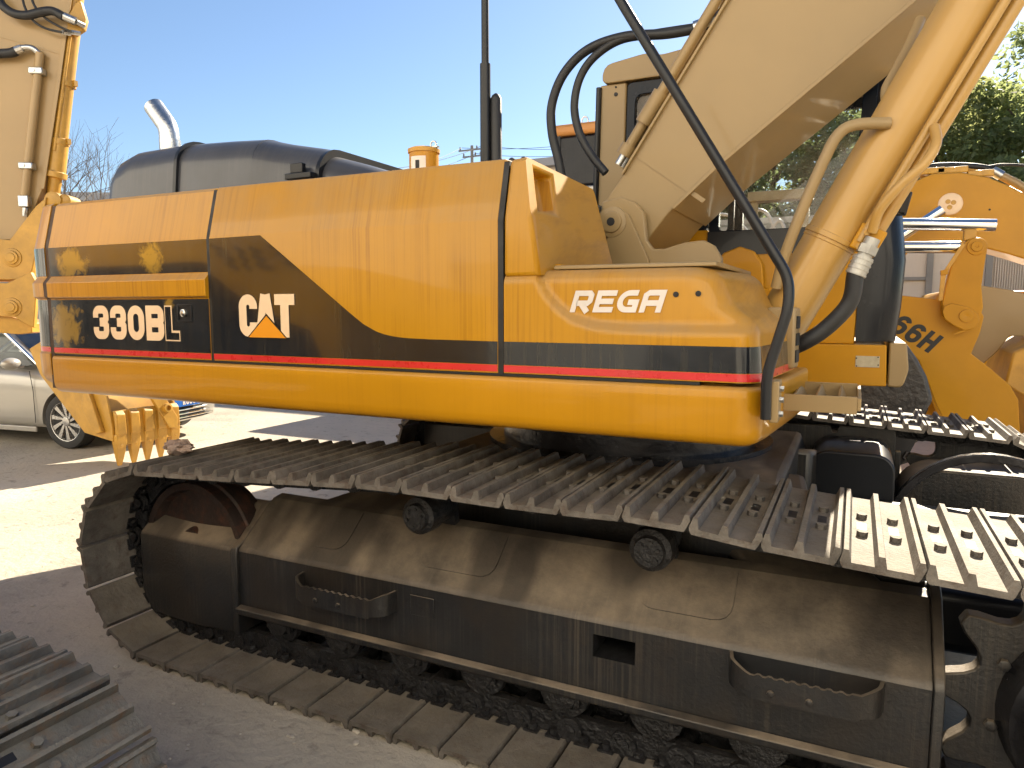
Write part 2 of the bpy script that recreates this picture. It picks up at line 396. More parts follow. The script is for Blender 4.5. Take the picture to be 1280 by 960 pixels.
# ------------------------------------------------------------------ lettering: each glyph is a set of thick strokes in a unit box (x 0..w, z 0..1)
def arc(cx, cz, rx, rz, a0, a1, n=8): return [(cx + rx * math.cos(R(a0 + (a1 - a0) * k / n)), cz + rz * math.sin(R(a0 + (a1 - a0) * k / n))) for k in range(n + 1)]
def glyph(ch, w, s):
    h = s / 2; L_, T_, Rr, B_ = h, 1 - h, w - h, h; r = min(w, 1) * 0.5 - h; r = max(r, 0.02); m_ = 0.5
    if ch in '0O': return [(arc(L_ + r, T_ - r, r, r, 180, 90) + arc(Rr - r, T_ - r, r, r, 90, 0) + arc(Rr - r, B_ + r, r, r, 0, -90) + arc(L_ + r, B_ + r, r, r, 270, 180) , True)]
    if ch == 'C': return [([(Rr, 0.66)] + arc(Rr - r, T_ - r, r, r, 0, 90) + arc(L_ + r, T_ - r, r, r, 90, 180) + arc(L_ + r, B_ + r, r, r, 180, 270) + arc(Rr - r, B_ + r, r, r, 270, 360) + [(Rr, 0.34)], False)]
    if ch == 'G': return [([(Rr, T_), (L_ + r, T_)] + arc(L_ + r, T_ - r, r, r, 90, 180) + arc(L_ + r, B_ + r, r, r, 180, 270) + [(Rr, B_), (Rr, 0.46), (w * 0.5, 0.46)], False)]
    if ch == '3': r = min(r, 0.16)
    if ch == '3': return [([(L_, 0.64)] + arc(L_ + r, T_ - r, r, r, 180, 90) + arc(Rr - r, T_ - r, r, r, 90, 0) + [(Rr, 0.62), (Rr - 0.07, 0.53), (w * 0.42, 0.52)], False), ([(w * 0.42, 0.5), (Rr - 0.07, 0.49), (Rr, 0.40)] + arc(Rr - r, B_ + r, r, r, 0, -90) + arc(L_ + r, B_ + r, r, r, 270, 180) + [(L_, 0.36)], False)]
    if ch == 'B': r = min(r, 0.14)
    if ch == 'B': return [([(L_, 0), (L_, 1)], False), ([(L_, T_)] + arc(Rr - r, T_ - r, r, r, 90, 0) + [(Rr, 0.60), (Rr - 0.06, 0.52), (L_, 0.52)], False), ([(L_, 0.5), (Rr - 0.06, 0.5), (Rr, 0.42)] + arc(Rr - r, B_ + r, r, r, 0, -90) + [(L_, B_)], False)]
    if ch == 'L': return [([(L_, 1), (L_, B_), (w, B_)], False)]
    if ch == 'T': return [([(0, T_), (w, T_)], False), ([(w / 2, T_), (w / 2, 0)], False)]
    if ch == 'A': return [([(h * 0.95, 0), (w / 2 - h * 0.35, 1)], False), ([(w - h * 0.95, 0), (w / 2 + h * 0.35, 1)], False), ([(w * 0.25, 0.26), (w * 0.75, 0.26)], False)]
    if ch == 'a': return [([(L_, 0), (L_, T_ - 0.1), (L_ + 0.12, T_), (Rr, T_), (Rr, 0)], False), ([(L_, 0.42), (Rr, 0.42)], False)]
    if ch == 'R': return [([(L_, 0), (L_, T_), (Rr - 0.1, T_), (Rr, T_ - 0.1), (Rr, 0.52), (Rr - 0.1, 0.42), (L_ + 0.1, 0.42)], False), ([(w * 0.45, 0.42), (Rr, 0)], False)]
    if ch == 'E': return [([(w, T_), (L_, T_), (L_, B_), (w, B_)], False), ([(L_, 0.5), (w * 0.92, 0.5)], False)]
    if ch == 'H': return [([(L_, 0), (L_, 1)], False), ([(Rr, 0), (Rr, 1)], False), ([(L_, 0.5), (Rr, 0.5)], False)]
    if ch == 'K': return [([(L_, 0), (L_, 1)], False), ([(L_, 0.42), (w - h, 1)], False), ([(w * 0.42, 0.58), (w - h, 0)], False)]
    if ch == 'U': return [([(L_, 1)] + arc(L_ + r, B_ + r, r, r, 180, 270) + arc(Rr - r, B_ + r, r, r, 270, 360) + [(Rr, 1)], False)]
    if ch == '6': return [(arc(L_ + r, 0.56 - r * 0.6, r, r * 0.6, 180, 90) + arc(Rr - r, 0.56 - r * 0.6, r, r * 0.6, 90, 0) + arc(Rr - r, B_ + r, r, r, 0, -90) + arc(L_ + r, B_ + r, r, r, 270, 180), True), ([(L_, 0.3)] + arc(L_ + r, T_ - r, r, r, 180, 90) + arc(Rr - r, T_ - r, r, r, 90, 20), False)]
    if ch == '9': return [([(w - x, 1 - z) for x, z in pts], cl) for pts, cl in glyph('6', w, s)]
    if ch == '8': return [(arc(w / 2, 0.73, w / 2 - h, 0.27 - h, 0, 360, 16)[:-1], True), (arc(w / 2, 0.27, w / 2 - h, 0.28 - h, 0, 360, 16)[:-1], True)]
    return []
def strokes(bm, ch, w, s, place, lift, t):
    """place(x, z, d) maps letter units and a height above the surface to the world"""
    for si, (pts, closed) in enumerate(glyph(ch, w, s)):
        V = [Vector(p) for p in pts]; n = len(V)
        # drop repeats
        V = [v for i, v in enumerate(V) if i == 0 or (v - V[i - 1]).length > 1e-4]; n = len(V)
        lo = []; hi = []
        for i in range(n):
            if closed: a, c = V[i - 1], V[(i + 1) % n]
            else: a, c = V[max(i - 1, 0)], V[min(i + 1, n - 1)]
            d1 = (V[i] - a).normalized() if (V[i] - a).length > 1e-6 else (c - V[i]).normalized()
            d2 = (c - V[i]).normalized() if (c - V[i]).length > 1e-6 else d1
            n1 = Vector((-d1.y, d1.x)); n2 = Vector((-d2.y, d2.x)); nn = (n1 + n2)
            nn = nn.normalized() if nn.length > 1e-6 else n1
            k = s / 2 / max(0.45, nn.dot(n1)); hi.append(V[i] + nn * k); lo.append(V[i] - nn * k)
        d = lift + si * 0.00025
        top = [(bm.verts.new(place(a.x, a.y, d + t)), bm.verts.new(place(b.x, b.y, d + t))) for a, b in zip(lo, hi)]
        bot = [(bm.verts.new(place(a.x, a.y, lift)), bm.verts.new(place(b.x, b.y, lift))) for a, b in zip(lo, hi)]
        rng = range(n if closed else n - 1)
        for i in rng:
            j = (i + 1) % n
            bm.faces.new((top[i][0], top[j][0], top[j][1], top[i][1]))
            bm.faces.new((bot[i][0], bot[j][0], top[j][0], top[i][0])); bm.faces.new((top[i][1], top[j][1], bot[j][1], bot[i][1]))
        if not closed:
            bm.faces.new((bot[0][0], top[0][0], top[0][1], bot[0][1])); bm.faces.new((bot[-1][0], bot[-1][1], top[-1][1], top[-1][0]))
def letter(ch, x0, z0, w, h, s, Y, m, parent, shear=0.0, name='letter', lift=0.0025, t=0.001):
    bm = nb(); k = h
    strokes(bm, ch, w / h, s, lambda x, z, d: Vector((x0 + (x + z * shear) * k, Y - d, z0 + z * k)), lift, t)
    return obj(name, bm, m, parent, ang=0)

# ================================================================== SETTING
bm = nb()
bmesh.ops.create_grid(bm, x_segments=60, y_segments=60, size=400)
for v in bm.verts:
    d = v.co.length
    v.co.z = 0.0
g = obj('ground', bm, 'ground', None, ang=0); g['kind'] = 'structure'

# ================================================================== TRACKS (shared by the excavators)
def shoe_mesh(name, m):
    bm = nb(); W2 = 0.383
    prof = [(-0.094, -0.006), (-0.100, 0.004), (-0.111, 0.030), (-0.106, 0.046), (-0.093, 0.046), (-0.082, 0.013), (-0.016, 0.013), (-0.009, 0.042), (0.007, 0.042),
            (0.015, 0.013), (0.074, 0.013), (0.083, 0.046), (0.096, 0.046), (0.1035, 0.016), (0.102, 0.006), (0.094, -0.006)]
    vs_ = prism(bm, prof, -W2, W2)
    for v in vs_:
        if v.co.z > 0.02: v.co.y *= (W2 - 0.008) / W2
    for sx in (-0.048, 0.045):
        for sy in (-0.105, 0.105):
            for dy in (-0.0,):
                tube(bm, [(sx, sy, 0.012), (sx, sy, 0.029)], 0.0165, 6)
    me = mesh_of(name, bm, m, 30); me.materials.append(M['slot'])
    return me
def hole_add(me):
    bm = nb(); bm.from_mesh(me)
    for sx in (-0.048, 0.045):
        vs_ = box(bm, sx - 0.014, sx + 0.014, -0.045, 0.035, 0.0105, 0.0136)
        for f in bm.faces:
            if all(v in vs_ for v in f.verts): f.material_index = 1
    bm.to_mesh(me); bm.free()
def link_mesh(name):
    bm = nb()
    cyl(bm, (0.108, -0.128, -0.045), (0.108, 0.128, -0.045), 0.034, 14)
    for s in (-1, 1):
        pts = disc_pts(0.108, -0.045, 0.046, 9, -90, 90) + [(0.05, -0.012), (0.0, -0.004), (-0.05, -0.012)] + disc_pts(-0.108, -0.045, 0.046, 9, 90, 270) + [(0, -0.092)]
        prism(bm, pts, s * 0.072, s * 0.105)
        cyl(bm, (0.108, s * 0.060, -0.045), (0.108, s * 0.128, -0.045), 0.050, 14)
        cyl(bm, (0.108, s * 0.128, -0.045), (0.108, s * 0.136, -0.045), 0.026, 12)
        for sx in (-0.048, 0.045):
            tube(bm, [(sx, s * 0.118, 0.0), (sx, s * 0.118, -0.034)], 0.019, 6)
            box(bm, sx - 0.03, sx + 0.03, s * 0.10, s * 0.145, -0.014, -0.002)
    return mesh_of(name, bm, 'grease', 30)
SHOE = shoe_mesh('track_shoe', 'shoe'); hole_add(SHOE)
SHOE_R = shoe_mesh('rusty_track_shoe', 'shoe_rusty'); hole_add(SHOE_R); SHOE_R.transform(Matrix.Scale(0.76, 4))
LINK = link_mesh('track_link'); LINK_S = LINK.copy(); LINK_S.transform(Matrix.Scale(0.76, 4))

def track_path(xi, xs, zc, r, top):
    """closed line of the inner side of the shoes: bottom run, idler, sagging top run, sprocket"""
    p = [(xs - (xs - xi) * k / 60, zc - r) for k in range(60)]
    p += [(xi + r * math.cos(R(a)), zc + r * math.sin(R(a))) for a in range(270, 90, -4)]
    up = catmull([(x, 0, z) for x, z in [(xi - 0.02, zc + r)] + top + [(xs + 0.02, zc + r)]], 12)
    p += [(q.x, q.z) for q in up]
    p += [(xs + r * math.cos(R(a)), zc + r * math.sin(R(a))) for a in range(86, -90, -4)]
    return [Vector(q) for q in p]
def resample(p, n):
    p = p + [p[0]]; L_ = [0]
    for a, b in zip(p, p[1:]): L_.append(L_[-1] + (b - a).length)
    T = L_[-1]; out = []; j = 0
    for k in range(n):
        s = (k + 0.35) * T / n
        while L_[j + 1] < s: j += 1
        t = (s - L_[j]) / max(1e-9, L_[j + 1] - L_[j]); q = p[j].lerp(p[j + 1], t)
        def pos(s_):
            s_ %= T; i = 0
            lo, hi = 0, len(L_) - 2
            while lo < hi:
                mid = (lo + hi + 1) // 2
                if L_[mid] <= s_: lo = mid
                else: hi = mid - 1
            return p[lo].lerp(p[lo + 1], (s_ - L_[lo]) / max(1e-9, L_[lo + 1] - L_[lo]))
        a, b = pos(s - 0.09), pos(s + 0.09); d = (b - a).normalized(); mid = (a + b) / 2
        out.append((q.lerp(mid, 0.5), d))
    return out, T
def build_track(parent, xi, xs, yc, top, zc=0.488, r=0.443, n=48, shoe=SHOE, keep=None, link=None, name='track_chain'):
    pts, T = resample(track_path(xi, xs, zc, r, top), n)
    ch = bpy.data.objects.new(name, None); C.objects.link(ch); ch.empty_display_size = 0.1
    ch.parent = parent; base = Vector(((xi + xs) / 2, yc, 0)); ch.location = base - WP[parent]; WP[ch] = base
    rnd = random.Random(5)
    for q, d in pts:
        if keep and not keep(q): continue
        X = Vector((-d.x, 0, -d.y)); Z = Vector((-d.y, 0, d.x))      # Z points out of the loop
        Y = Z.cross(X)
        mt = Matrix((X, Y, Z)).transposed().to_euler()
        j = rnd.uniform(-0.004, 0.004)
        s = inst('track_shoe', shoe, ch, (q.x, yc + j, q.y), mt)
        inst('track_link', link or LINK, ch, (q.x, yc, q.y), mt)
    return ch
TOP = [(-2.62, 0.953), (-2.3, 0.972), (-1.9, 1.0), (-1.55, 1.017), (-1.0, 1.014), (-0.55, 1.022), (-0.2, 0.99), (0.25, 0.962), (0.55, 0.945)]

# ================================================================== MAIN EXCAVATOR
YC = 3.88                     # centre line of the machine
SIDE = 2.35                   # right-hand side of the upper body
EX = thing('excavator', 'nearest yellow tracked excavator, lettered 330BL and REGA on its long side', 'excavator', (-1.1, YC, 0))

def undercarriage(mir):
    """mir: mirror about the centre line for the far track"""
    f = (lambda y: 2 * YC - y) if mir else (lambda y: y)
    yt = f(2.53)
    build_track(EX, -2.95, 0.75, yt, TOP)
    # side frame with a window cut through its outer plate
    x0, x1 = -2.585, 0.262
    bm = nb()
    xs = [x0, -0.816, -0.657, x1]; zs = [0.262, 0.419, 0.505, 0.548]; yo = 2.385
    for i in range(3):
        for k in range(3):
            if i == 1 and k == 1: continue
            bm.faces.new([bm.verts.new((x, f(yo), z)) for x, z in ((xs[i], zs[k]), (xs[i + 1], zs[k]), (xs[i + 1], zs[k + 1]), (xs[i], zs[k + 1]))])
    wx0, wx1, wz0, wz1, yd = xs[1], xs[2], zs[1], zs[2], 2.66
    nf0 = len(bm.faces)
    for a, b in (((wx0, wz0), (wx1, wz0)), ((wx1, wz0), (wx1, wz1)), ((wx1, wz1), (wx0, wz1)), ((wx0, wz1), (wx0, wz0))):
        bm.faces.new([bm.verts.new(p) for p in ((a[0], f(yo), a[1]), (b[0], f(yo), b[1]), (b[0], f(yd), b[1]), (a[0], f(yd), a[1]))])
    bm.faces.new([bm.verts.new(p) for p in ((wx0, f(yd), wz0), (wx1, f(yd), wz0), (wx1, f(yd), wz1), (wx0, f(yd), wz1))])
    bm.faces.ensure_lookup_table()
    for fi in range(nf0, len(bm.faces)): bm.faces[fi].material_index = 1  # recess faces coloured dark to paint in the shade inside
    prof = [(2.385, 0.548), (2.391, 0.562), (2.405, 0.574), (2.62, 0.752), (2.68, 0.762), (2.68, 0.262), (2.385, 0.262)]
    for i in range(len(prof) - 1):
        (ya, za), (yb, zb) = prof[i], prof[i + 1]
        n = 12 if i < 3 else 1
        for k in range(n):
            xa, xb = x0 + (x1 - x0) * k / n, x0 + (x1 - x0) * (k + 1) / n
            bm.faces.new([bm.verts.new(p) for p in ((xa, f(ya), za), (xb, f(ya), za), (xb, f(yb), zb), (xa, f(yb), zb))])
    for x in (x0, x1): bm.faces.new([bm.verts.new((x, f(y), z)) for y, z in prof])
    bmesh.ops.remove_doubles(bm, verts=bm.verts, dist=0.0004)
    fr = obj('track_frame', bm, ['frame', 'slot'], EX, ang=50)
    bm = nb(); prism_x(bm, [(f(2.350), 0.258), (f(2.350), 0.282), (f(2.384), 0.289), (f(2.384), 0.250), (f(2.355), 0.250)], x0 + 0.0, x1 - 0.01)
    obj('frame_ledge', bm, 'frame', fr, bevel=0.004)
    # idler end guard
    def yz(grow, zb):
        return [(f(2.385 - grow), zb), (f(2.385 - grow), 0.535), (f(2.393 - grow), 0.552 + grow), (f(2.41), 0.565 + grow), (f(2.60), 0.716 + grow), (f(2.67), 0.72 + grow), (f(2.67), zb)]
    bm = nb()
    ring = lambda x, pts: [(x, y, z) for y, z in pts]
    a = yz(0, 0.245); b = yz(0, 0.13); mid = yz(0, 0.115)
    loft(bm, [ring(-3.285, a), ring(-3.22, b), ring(-2.95, mid), ring(-2.62, yz(0, 0.13))])
    obj('idler_guard', bm, 'frame', EX, ang=40, bevel=0.012, seg=2)
    bm = nb()
    loft(bm, [ring(-2.640, yz(0.004, 0.14)), ring(-2.612, yz(0.016, 0.14)), ring(-2.588, yz(0.018, 0.14))])
    box(bm, -2.80, -2.66, min(f(2.49), f(2.51)), max(f(2.49), f(2.51)), 0.645, 0.668)
    obj('frame_flange', bm, 'frame', EX, ang=40, bevel=0.006)
    # end plate by the sprocket
    bm = nb()
    prism_x(bm, [(f(2.376), 0.205), (f(2.376), 0.55), (f(2.384), 0.574), (f(2.40), 0.588), (f(2.60), 0.765), (f(2.70), 0.80), (f(2.76), 0.80), (f(2.76), 0.205)], 0.264, 0.296)
    obj('end_plate', bm, 'frame', EX, ang=40, bevel=0.005)
    # plate added beside the drive-end chain to block sun; notch leaves a lit slit
    bm = nb(); prism(bm, [(-0.75, 0.26), (0.262, 0.26), (0.262, 0.945), (-0.06, 0.945), (-0.075, 0.90), (-0.10, 0.90), (-0.115, 0.945), (-0.55, 0.93), (-0.75, 0.80)], f(2.775), f(2.795)); obj('sun_block_plate', bm, 'frame', EX, bevel=0.003)
    # cover plates on the sloping top
    sl = (Vector((0, f(2.62), 0.752)) - Vector((0, f(2.405), 0.574)))
    su = sl.normalized(); nn = Vector((0, -abs(su.z) if not mir else abs(su.z), abs(su.y)))
    for xa, xb in ((-1.62, -1.27), (-0.66, -0.34), (-2.2, -2.02)):
        bm = nb(); w = xb - xa
        pts = round_poly([(0, 0.06), (w, 0.06), (w, 0.27), (0, 0.27)], [0.05, 0.07, 0.01, 0.01])
        o0 = Vector((xa, f(2.405), 0.574))
        lo = [bm.verts.new(o0 + Vector((px, 0, 0)) + su * py - nn * 0.002) for px, py in pts]
        hi = [bm.verts.new(o0 + Vector((px, 0, 0)) + su * py + nn * 0.005) for px, py in pts]
        bm.faces.new(hi); bm.faces.new(lo[::-1])
        for i in range(len(pts)): bm.faces.new((lo[i], hi[i], hi[(i + 1) % len(pts)], lo[(i + 1) % len(pts)]))
        obj('cover_plate', bm, 'frame', fr, ang=30)
    # small hatch on the outer plate
    bm = nb(); prism(bm, [(-1.615, 0.428), (-1.50, 0.428), (-1.50, 0.513), (-1.615, 0.513)], f(2.3835), f(2.380)); obj('hatch', bm, 'frame', fr, bevel=0.002)
    # climbing steps with a toothed upper edge
    for xa, xb, za in ((-2.19, -1.69, 0.415), (-0.325, 0.13, 0.448)):
        path = fillet([(xa, 2.384, 0), (xa + 0.012, 2.32, 0), (xa + 0.06, 2.292, 0), (xb - 0.06, 2.292, 0), (xb - 0.012, 2.32, 0), (xb, 2.384, 0)], 0.04, 4)
        dense = []
        for a_, b_ in zip(path, path[1:]):
            n = max(1, int((b_ - a_).length / 0.0085))
            for k in range(n): dense.append(a_.lerp(b_, k / n))
        dense.append(path[-1]); bm = nb(); rings = []
        for i, q in enumerate(dense):
            d = (dense[min(i + 1, len(dense) - 1)] - dense[max(i - 1, 0)]).normalized(); nrm = Vector((d.y, -d.x, 0))
            sm_ = lambda t: max(0, min(1, t))
            inside = xa + 0.07 < q.x < xb - 0.07
            zt = za + 0.078 + (0.0055 if (inside and (i // 2) % 2) else 0.0) + (0.022 * sm_(min(abs(q.x - xa - 0.07), abs(q.x - xb + 0.07)) / 0.05) if not inside else 0)
            zb = za + (0.0 if inside else 0.010)
            q = Vector((q.x, q.y, 0))
            rings.append([Vector((c.x, f(c.y), z)) for c, z in ((q - nrm * 0.006, zb), (q + nrm * 0.006, zb), (q + nrm * 0.006, zt), (q - nrm * 0.006, zt))])
        loft(bm, rings)
        st = obj('step', bm, 'frame', fr, ang=30)
        for k in (0.3, 0.55):
            bm = nb(); x = xa + (xb - xa) * k; lathe(bm, (x, f(2.286), za + 0.03), (0, -1 if not mir else 1, 0), [(0, 0.012), (0.008, 0.011), (0.010, 0.004)], 10); obj('bolt', bm, 'frame', st)
    # wheels
    s = -1 if not mir else 1
    bm = nb(); lathe(bm, (-2.95, yt, 0.488), (0, 1, 0), [(-0.105, 0.05), (-0.105, 0.10), (-0.06, 0.12), (-0.05, 0.29), (-0.095, 0.305), (-0.098, 0.338), (-0.045, 0.345), (-0.04, 0.36), (0.04, 0.36), (0.045, 0.345), (0.098, 0.338), (0.095, 0.305), (0.05, 0.29), (0.06, 0.12), (0.105, 0.10), (0.105, 0.05)], 40)
    obj('idler', bm, M['idler'], EX, ang=40)
    for k in range(8):
        x = -2.36 + k * 0.355
        bm = nb(); lathe(bm, (x, yt, 0.235), (0, 1, 0), [(-0.148, 0.03), (-0.145, 0.055), (-0.118, 0.062), (-0.116, 0.10), (-0.09, 0.105), (-0.088, 0.085), (0.088, 0.085), (0.09, 0.105), (0.116, 0.10), (0.118, 0.062), (0.145, 0.055), (0.148, 0.03)], 22)
        box(bm, x - 0.07, x + 0.07, yt - 0.14, yt - 0.118, 0.20, 0.262); box(bm, x - 0.07, x + 0.07, yt + 0.118, yt + 0.14, 0.20, 0.262)
        obj('track_roller', bm, 'grease', EX, ang=40)
    for x, zz in ((-1.58, 0.847), (-0.612, 0.850)):
        bm = nb(); lathe(bm, (x, yt, zz), (0, 1, 0), [(-0.165, 0.028), (-0.163, 0.052), (-0.145, 0.058), (-0.135, 0.076), (-0.06, 0.080), (-0.058, 0.066), (0.07, 0.066), (0.10, 0.05), (0.11, 0.03)], 26)
        for k in range(6):
            a = k * PI / 3 + 0.3; cyl(bm, (x + 0.036 * math.cos(a), yt - 0.163, zz + 0.036 * math.sin(a)), (x + 0.036 * math.cos(a), yt - 0.171, zz + 0.036 * math.sin(a)), 0.008, 6)
        r_ = obj('carrier_roller', bm, 'grease', EX, ang=40)
        bm = nb(); prism(bm, [(x - 0.05, 0.70), (x + 0.05, 0.70), (x + 0.035, zz), (x - 0.035, zz)], yt + 0.09, yt + 0.13); obj('roller_bracket', bm, 'frame', r_)
    # toothed drive wheel and its hub
    cx, cz = 0.75, 0.488; n = 13; pts = []
    for k in range(n):
        for fr_, rr in ((-0.16, 0.452), (-0.08, 0.478), (0.08, 0.478), (0.16, 0.452), (0.27, 0.405), (0.38, 0.383), (0.5, 0.376), (0.62, 0.383), (0.73, 0.405)):
            a = 2 * PI * (k + fr_ + 0.34) / n; pts.append((cx + rr * math.cos(a), cz + rr * math.sin(a)))
    bm = nb(); prism(bm, pts, yt - 0.03, yt + 0.03); sp = obj('sprocket', bm, 'frame', EX, bevel=0.006)
    for k in range(10):
        a = 2 * PI * k / 10 + 0.2; bm = nb(); x, z = cx + 0.325 * math.cos(a), cz + 0.325 * math.sin(a)
        lathe(bm, (x, yt + s * 0.03, z), (0, s, 0), [(0, 0.018), (0.016, 0.018), (0.018, 0.012)], 6); obj('bolt', bm, 'frame', sp)
    bm = nb(); lathe(bm, (cx, yt, cz), (0, s, 0), [(-0.15, 0.31), (0.034, 0.31), (0.06, 0.298), (0.13, 0.29), (0.15, 0.27), (0.21, 0.258), (0.225, 0.235), (0.235, 0.10), (0.23, 0.02)], 40); hb = obj('final_drive', bm, 'oil', EX, ang=35)
    for k in range(12):
        a = 2 * PI * k / 12; x, z = cx + 0.215 * math.cos(a), cz + 0.215 * math.sin(a); bm = nb()
        lathe(bm, (x, yt + s * 0.225, z), (0, s, 0), [(0, 0.016), (0.016, 0.016), (0.018, 0.010)], 6); obj('bolt', bm, 'oil', hb)
M['idler'] = mat('rusty_idler', (0.03, 0.02, 0.017), 0.5, 0.2, var=0.4, vscale=6, rust=0.7, rustcol=(0.09, 0.035, 0.02), bump=0.2)
undercarriage(False)
undercarriage(True)

# centre frame between the tracks
bm = nb(); prism_x(bm, [(2.9, 0.52), (2.9, 0.84), (3.3, 0.97), (4.46, 0.97), (4.86, 0.84), (4.86, 0.52)], -1.95, -0.25); cb = obj('centre_frame', bm, 'frame', EX, bevel=0.03)
for sx in (1, -1):
    for sy in (1, -1):
        bm = nb()
        cx0 = -1.1 + sx * 0.62; cx1 = -1.1 + sx * 1.02
        ring = lambda x, y, h, w: [(x - w, y, 0.42), (x + w, y, 0.42), (x + w, y, 0.42 + h), (x - w, y, 0.42 + h)]
        loft(bm, [ring(cx0, YC + sy * 0.3, 0.50, 0.30), ring(cx0 + sx * 0.1, YC + sy * 0.75, 0.42, 0.27), ring(cx1, YC + sy * 1.22, 0.33, 0.24)])
        obj('frame_leg', bm, 'frame', cb, bevel=0.03)
bm = nb(); lathe(bm, (-1.14, YC, 0.965), (0, 0, 1), [(0, 0.78), (0.03, 0.78), (0.035, 0.70), (0.12, 0.70), (0.125, 0.745), (0.20, 0.745), (0.205, 0.68), (0.30, 0.68)], 56); obj('swing_bearing', bm, 'oil', EX, ang=30)
bm = nb(); lathe(bm, (-1.14, YC, 1.168), (0, 0, 1), [(0, 0.755), (0.045, 0.762), (0.05, 0.70)], 56); obj('grease_ring', bm, 'alum', EX, ang=30)
# inner covers beside the far drive motor
def arch(x0, x1, z0, z1, r, y0, y1, m, name='motor_cover'):
    bm = nb(); pts = [(x0, z0), (x1, z0)] + disc_pts(x1 - r, z1 - r, r, 6, 0, 90) + disc_pts(x0 + r, z1 - r, r, 8, 90, 180)
    prism(bm, pts, y0, y1); return obj(name, bm, m, cb, bevel=0.012)
arch(-0.20, 0.235, 0.42, 0.90, 0.10, 4.30, 4.84, 'black')
arch(0.255, 1.05, 0.42, 0.80, 0.22, 4.52, 4.86, 'frame')
bm = nb(); pts = disc_pts(0.70, 0.42, 0.50, 20, 10, 172); pin = disc_pts(0.70, 0.42, 0.455, 20, 172, 10); prism(bm, pts + pin, 4.46, 4.52); obj('cover_rim', bm, 'oil', cb, bevel=0.006)
bm = nb(); box(bm, -0.55, 0.9, 3.0, 4.3, 0.40, 0.66); obj('belly_plate', bm, 'black', cb, bevel=0.05, seg=3)

# ------------------------------------------------------------------ upper body: helpers
def sweep(bm, path, prof, cap=True):
    """path: plan points (x,y), outward is on the right of travel turned by -90 deg; prof: (inset, z)"""
    P_ = [Vector(p) for p in path]; rings = []
    for i, q in enumerate(P_):
        d1 = (q - P_[i - 1]).normalized() if i else (P_[1] - q).normalized()
        d2 = (P_[i + 1] - q).normalized() if i < len(P_) - 1 else d1
        n1 = Vector((-d1.y, d1.x)); n2 = Vector((-d2.y, d2.x)); n = (n1 + n2).normalized(); k = 1 / max(0.5, n.dot(n1))
        rings.append([Vector((q.x + n.x * o * k, q.y + n.y * o * k, z)) for o, z in prof])
    loft(bm, rings, cap, True)
def strip(bm, path, prof, lift):
    """thin open strip lying on a swept surface"""
    P_ = [Vector(p) for p in path]; rings = []
    for i, q in enumerate(P_):
        d1 = (q - P_[i - 1]).normalized() if i else (P_[1] - q).normalized()
        d2 = (P_[i + 1] - q).normalized() if i < len(P_) - 1 else d1
        n1 = Vector((-d1.y, d1.x)); n2 = Vector((-d2.y, d2.x)); n = (n1 + n2).normalized(); k = 1 / max(0.5, n.dot(n1))
        outer = [Vector((q.x + n.x * (o - lift) * k, q.y + n.y * (o - lift) * k, z)) for o, z in prof]
        inner = [Vector((q.x + n.x * (o + 0.001) * k, q.y + n.y * (o + 0.001) * k, z)) for o, z in prof[::-1]]
        rings.append(outer + inner)
    loft(bm, rings, True, True)
CORNER = [(-0.26 - 0.075 * (1 - math.sin(R(a))), SIDE + 0.075 * (1 - math.cos(R(a)))) for a in range(0, 91, 15)]
CORNER = [(-0.335 + 0.075 * math.sin(R(a)), SIDE + 0.075 - 0.075 * math.cos(R(a))) for a in range(0, 91, 15)]
FRONT = [(-0.247, 2.5), (-0.20, 3.0), (-0.18, 3.28)]
# deck and the inside of the engine bay keep the daylight out
bm = nb(); box(bm, -3.80, -0.36, SIDE + 0.06, 5.38, 1.262, 1.448); obj('deck', bm, 'yellow_plain', EX, bevel=0.01)
bm = nb(); prism_x(bm, [(SIDE + 0.05, 1.45), (SIDE + 0.05, 2.0), (SIDE + 0.1, 2.215), (5.32, 2.215), (5.36, 1.45)], -3.80, -1.20); obj('engine_bay', bm, 'black', EX)
bm = nb(); box(bm, -1.19, -0.45, 4.28, 5.38, 1.45, 1.50); obj('cab_floor', bm, 'black', EX)
# lower skirt
bm = nb(); path = [(-3.838, SIDE), (-3.0, SIDE), (-2.0, SIDE), (-1.2, SIDE)] + CORNER + FRONT
path[4:] = [(x, y) for x, y in path[4:]]
sweep(bm, path, [(0.06, 1.444), (0.005, 1.444), (-0.004, 1.439), (-0.008, 1.428), (-0.0085, 1.40), (-0.006, 1.305), (-0.002, 1.280), (0.009, 1.260), (0.030, 1.2485), (0.06, 1.246), (0.09, 1.25)])
obj('lower_skirt', bm, 'yellow_smooth', EX, ang=50)
# counterweight, bulging at the rear
CWP = [(-3.40, 5.41), (-3.95, 5.40), (-4.12, 5.25), (-4.45, 4.6), (-4.56, 3.88), (-4.45, 3.16), (-4.27, 2.75), (-4.12, 2.52), (-4.055, 2.43), (-3.985, 2.372), (-3.93, 2.353), (-3.862, SIDE)]
CWPROF = [(0.16, 1.245), (0.075, 1.262), (0.02, 1.305), (0.0, 1.345), (-0.004, 1.452), (0.004, 1.462), (0.004, 1.742), (-0.014, 1.755), (-0.016, 1.826), (0.006, 1.855), (0.004, 2.012), (0.055, 2.232), (0.075, 2.247), (0.6, 2.26), (0.6, 1.25)]
bm = nb(); sweep(bm, CWP, CWPROF); cw = obj('counterweight', bm, 'yellow', EX, ang=28)
for prof, m, nm in (([(0.004, 1.492), (0.004, 1.738)], 'decal', 'black_band'), ([(0.006, 1.862), (0.004, 2.008)], 'decal', 'black_band'), ([(0.004, 1.464), (0.004, 1.488)], 'red', 'red_stripe')):
    bm = nb(); strip(bm, CWP[5:], prof, 0.002); obj(nm, bm, m, cw, ang=50)
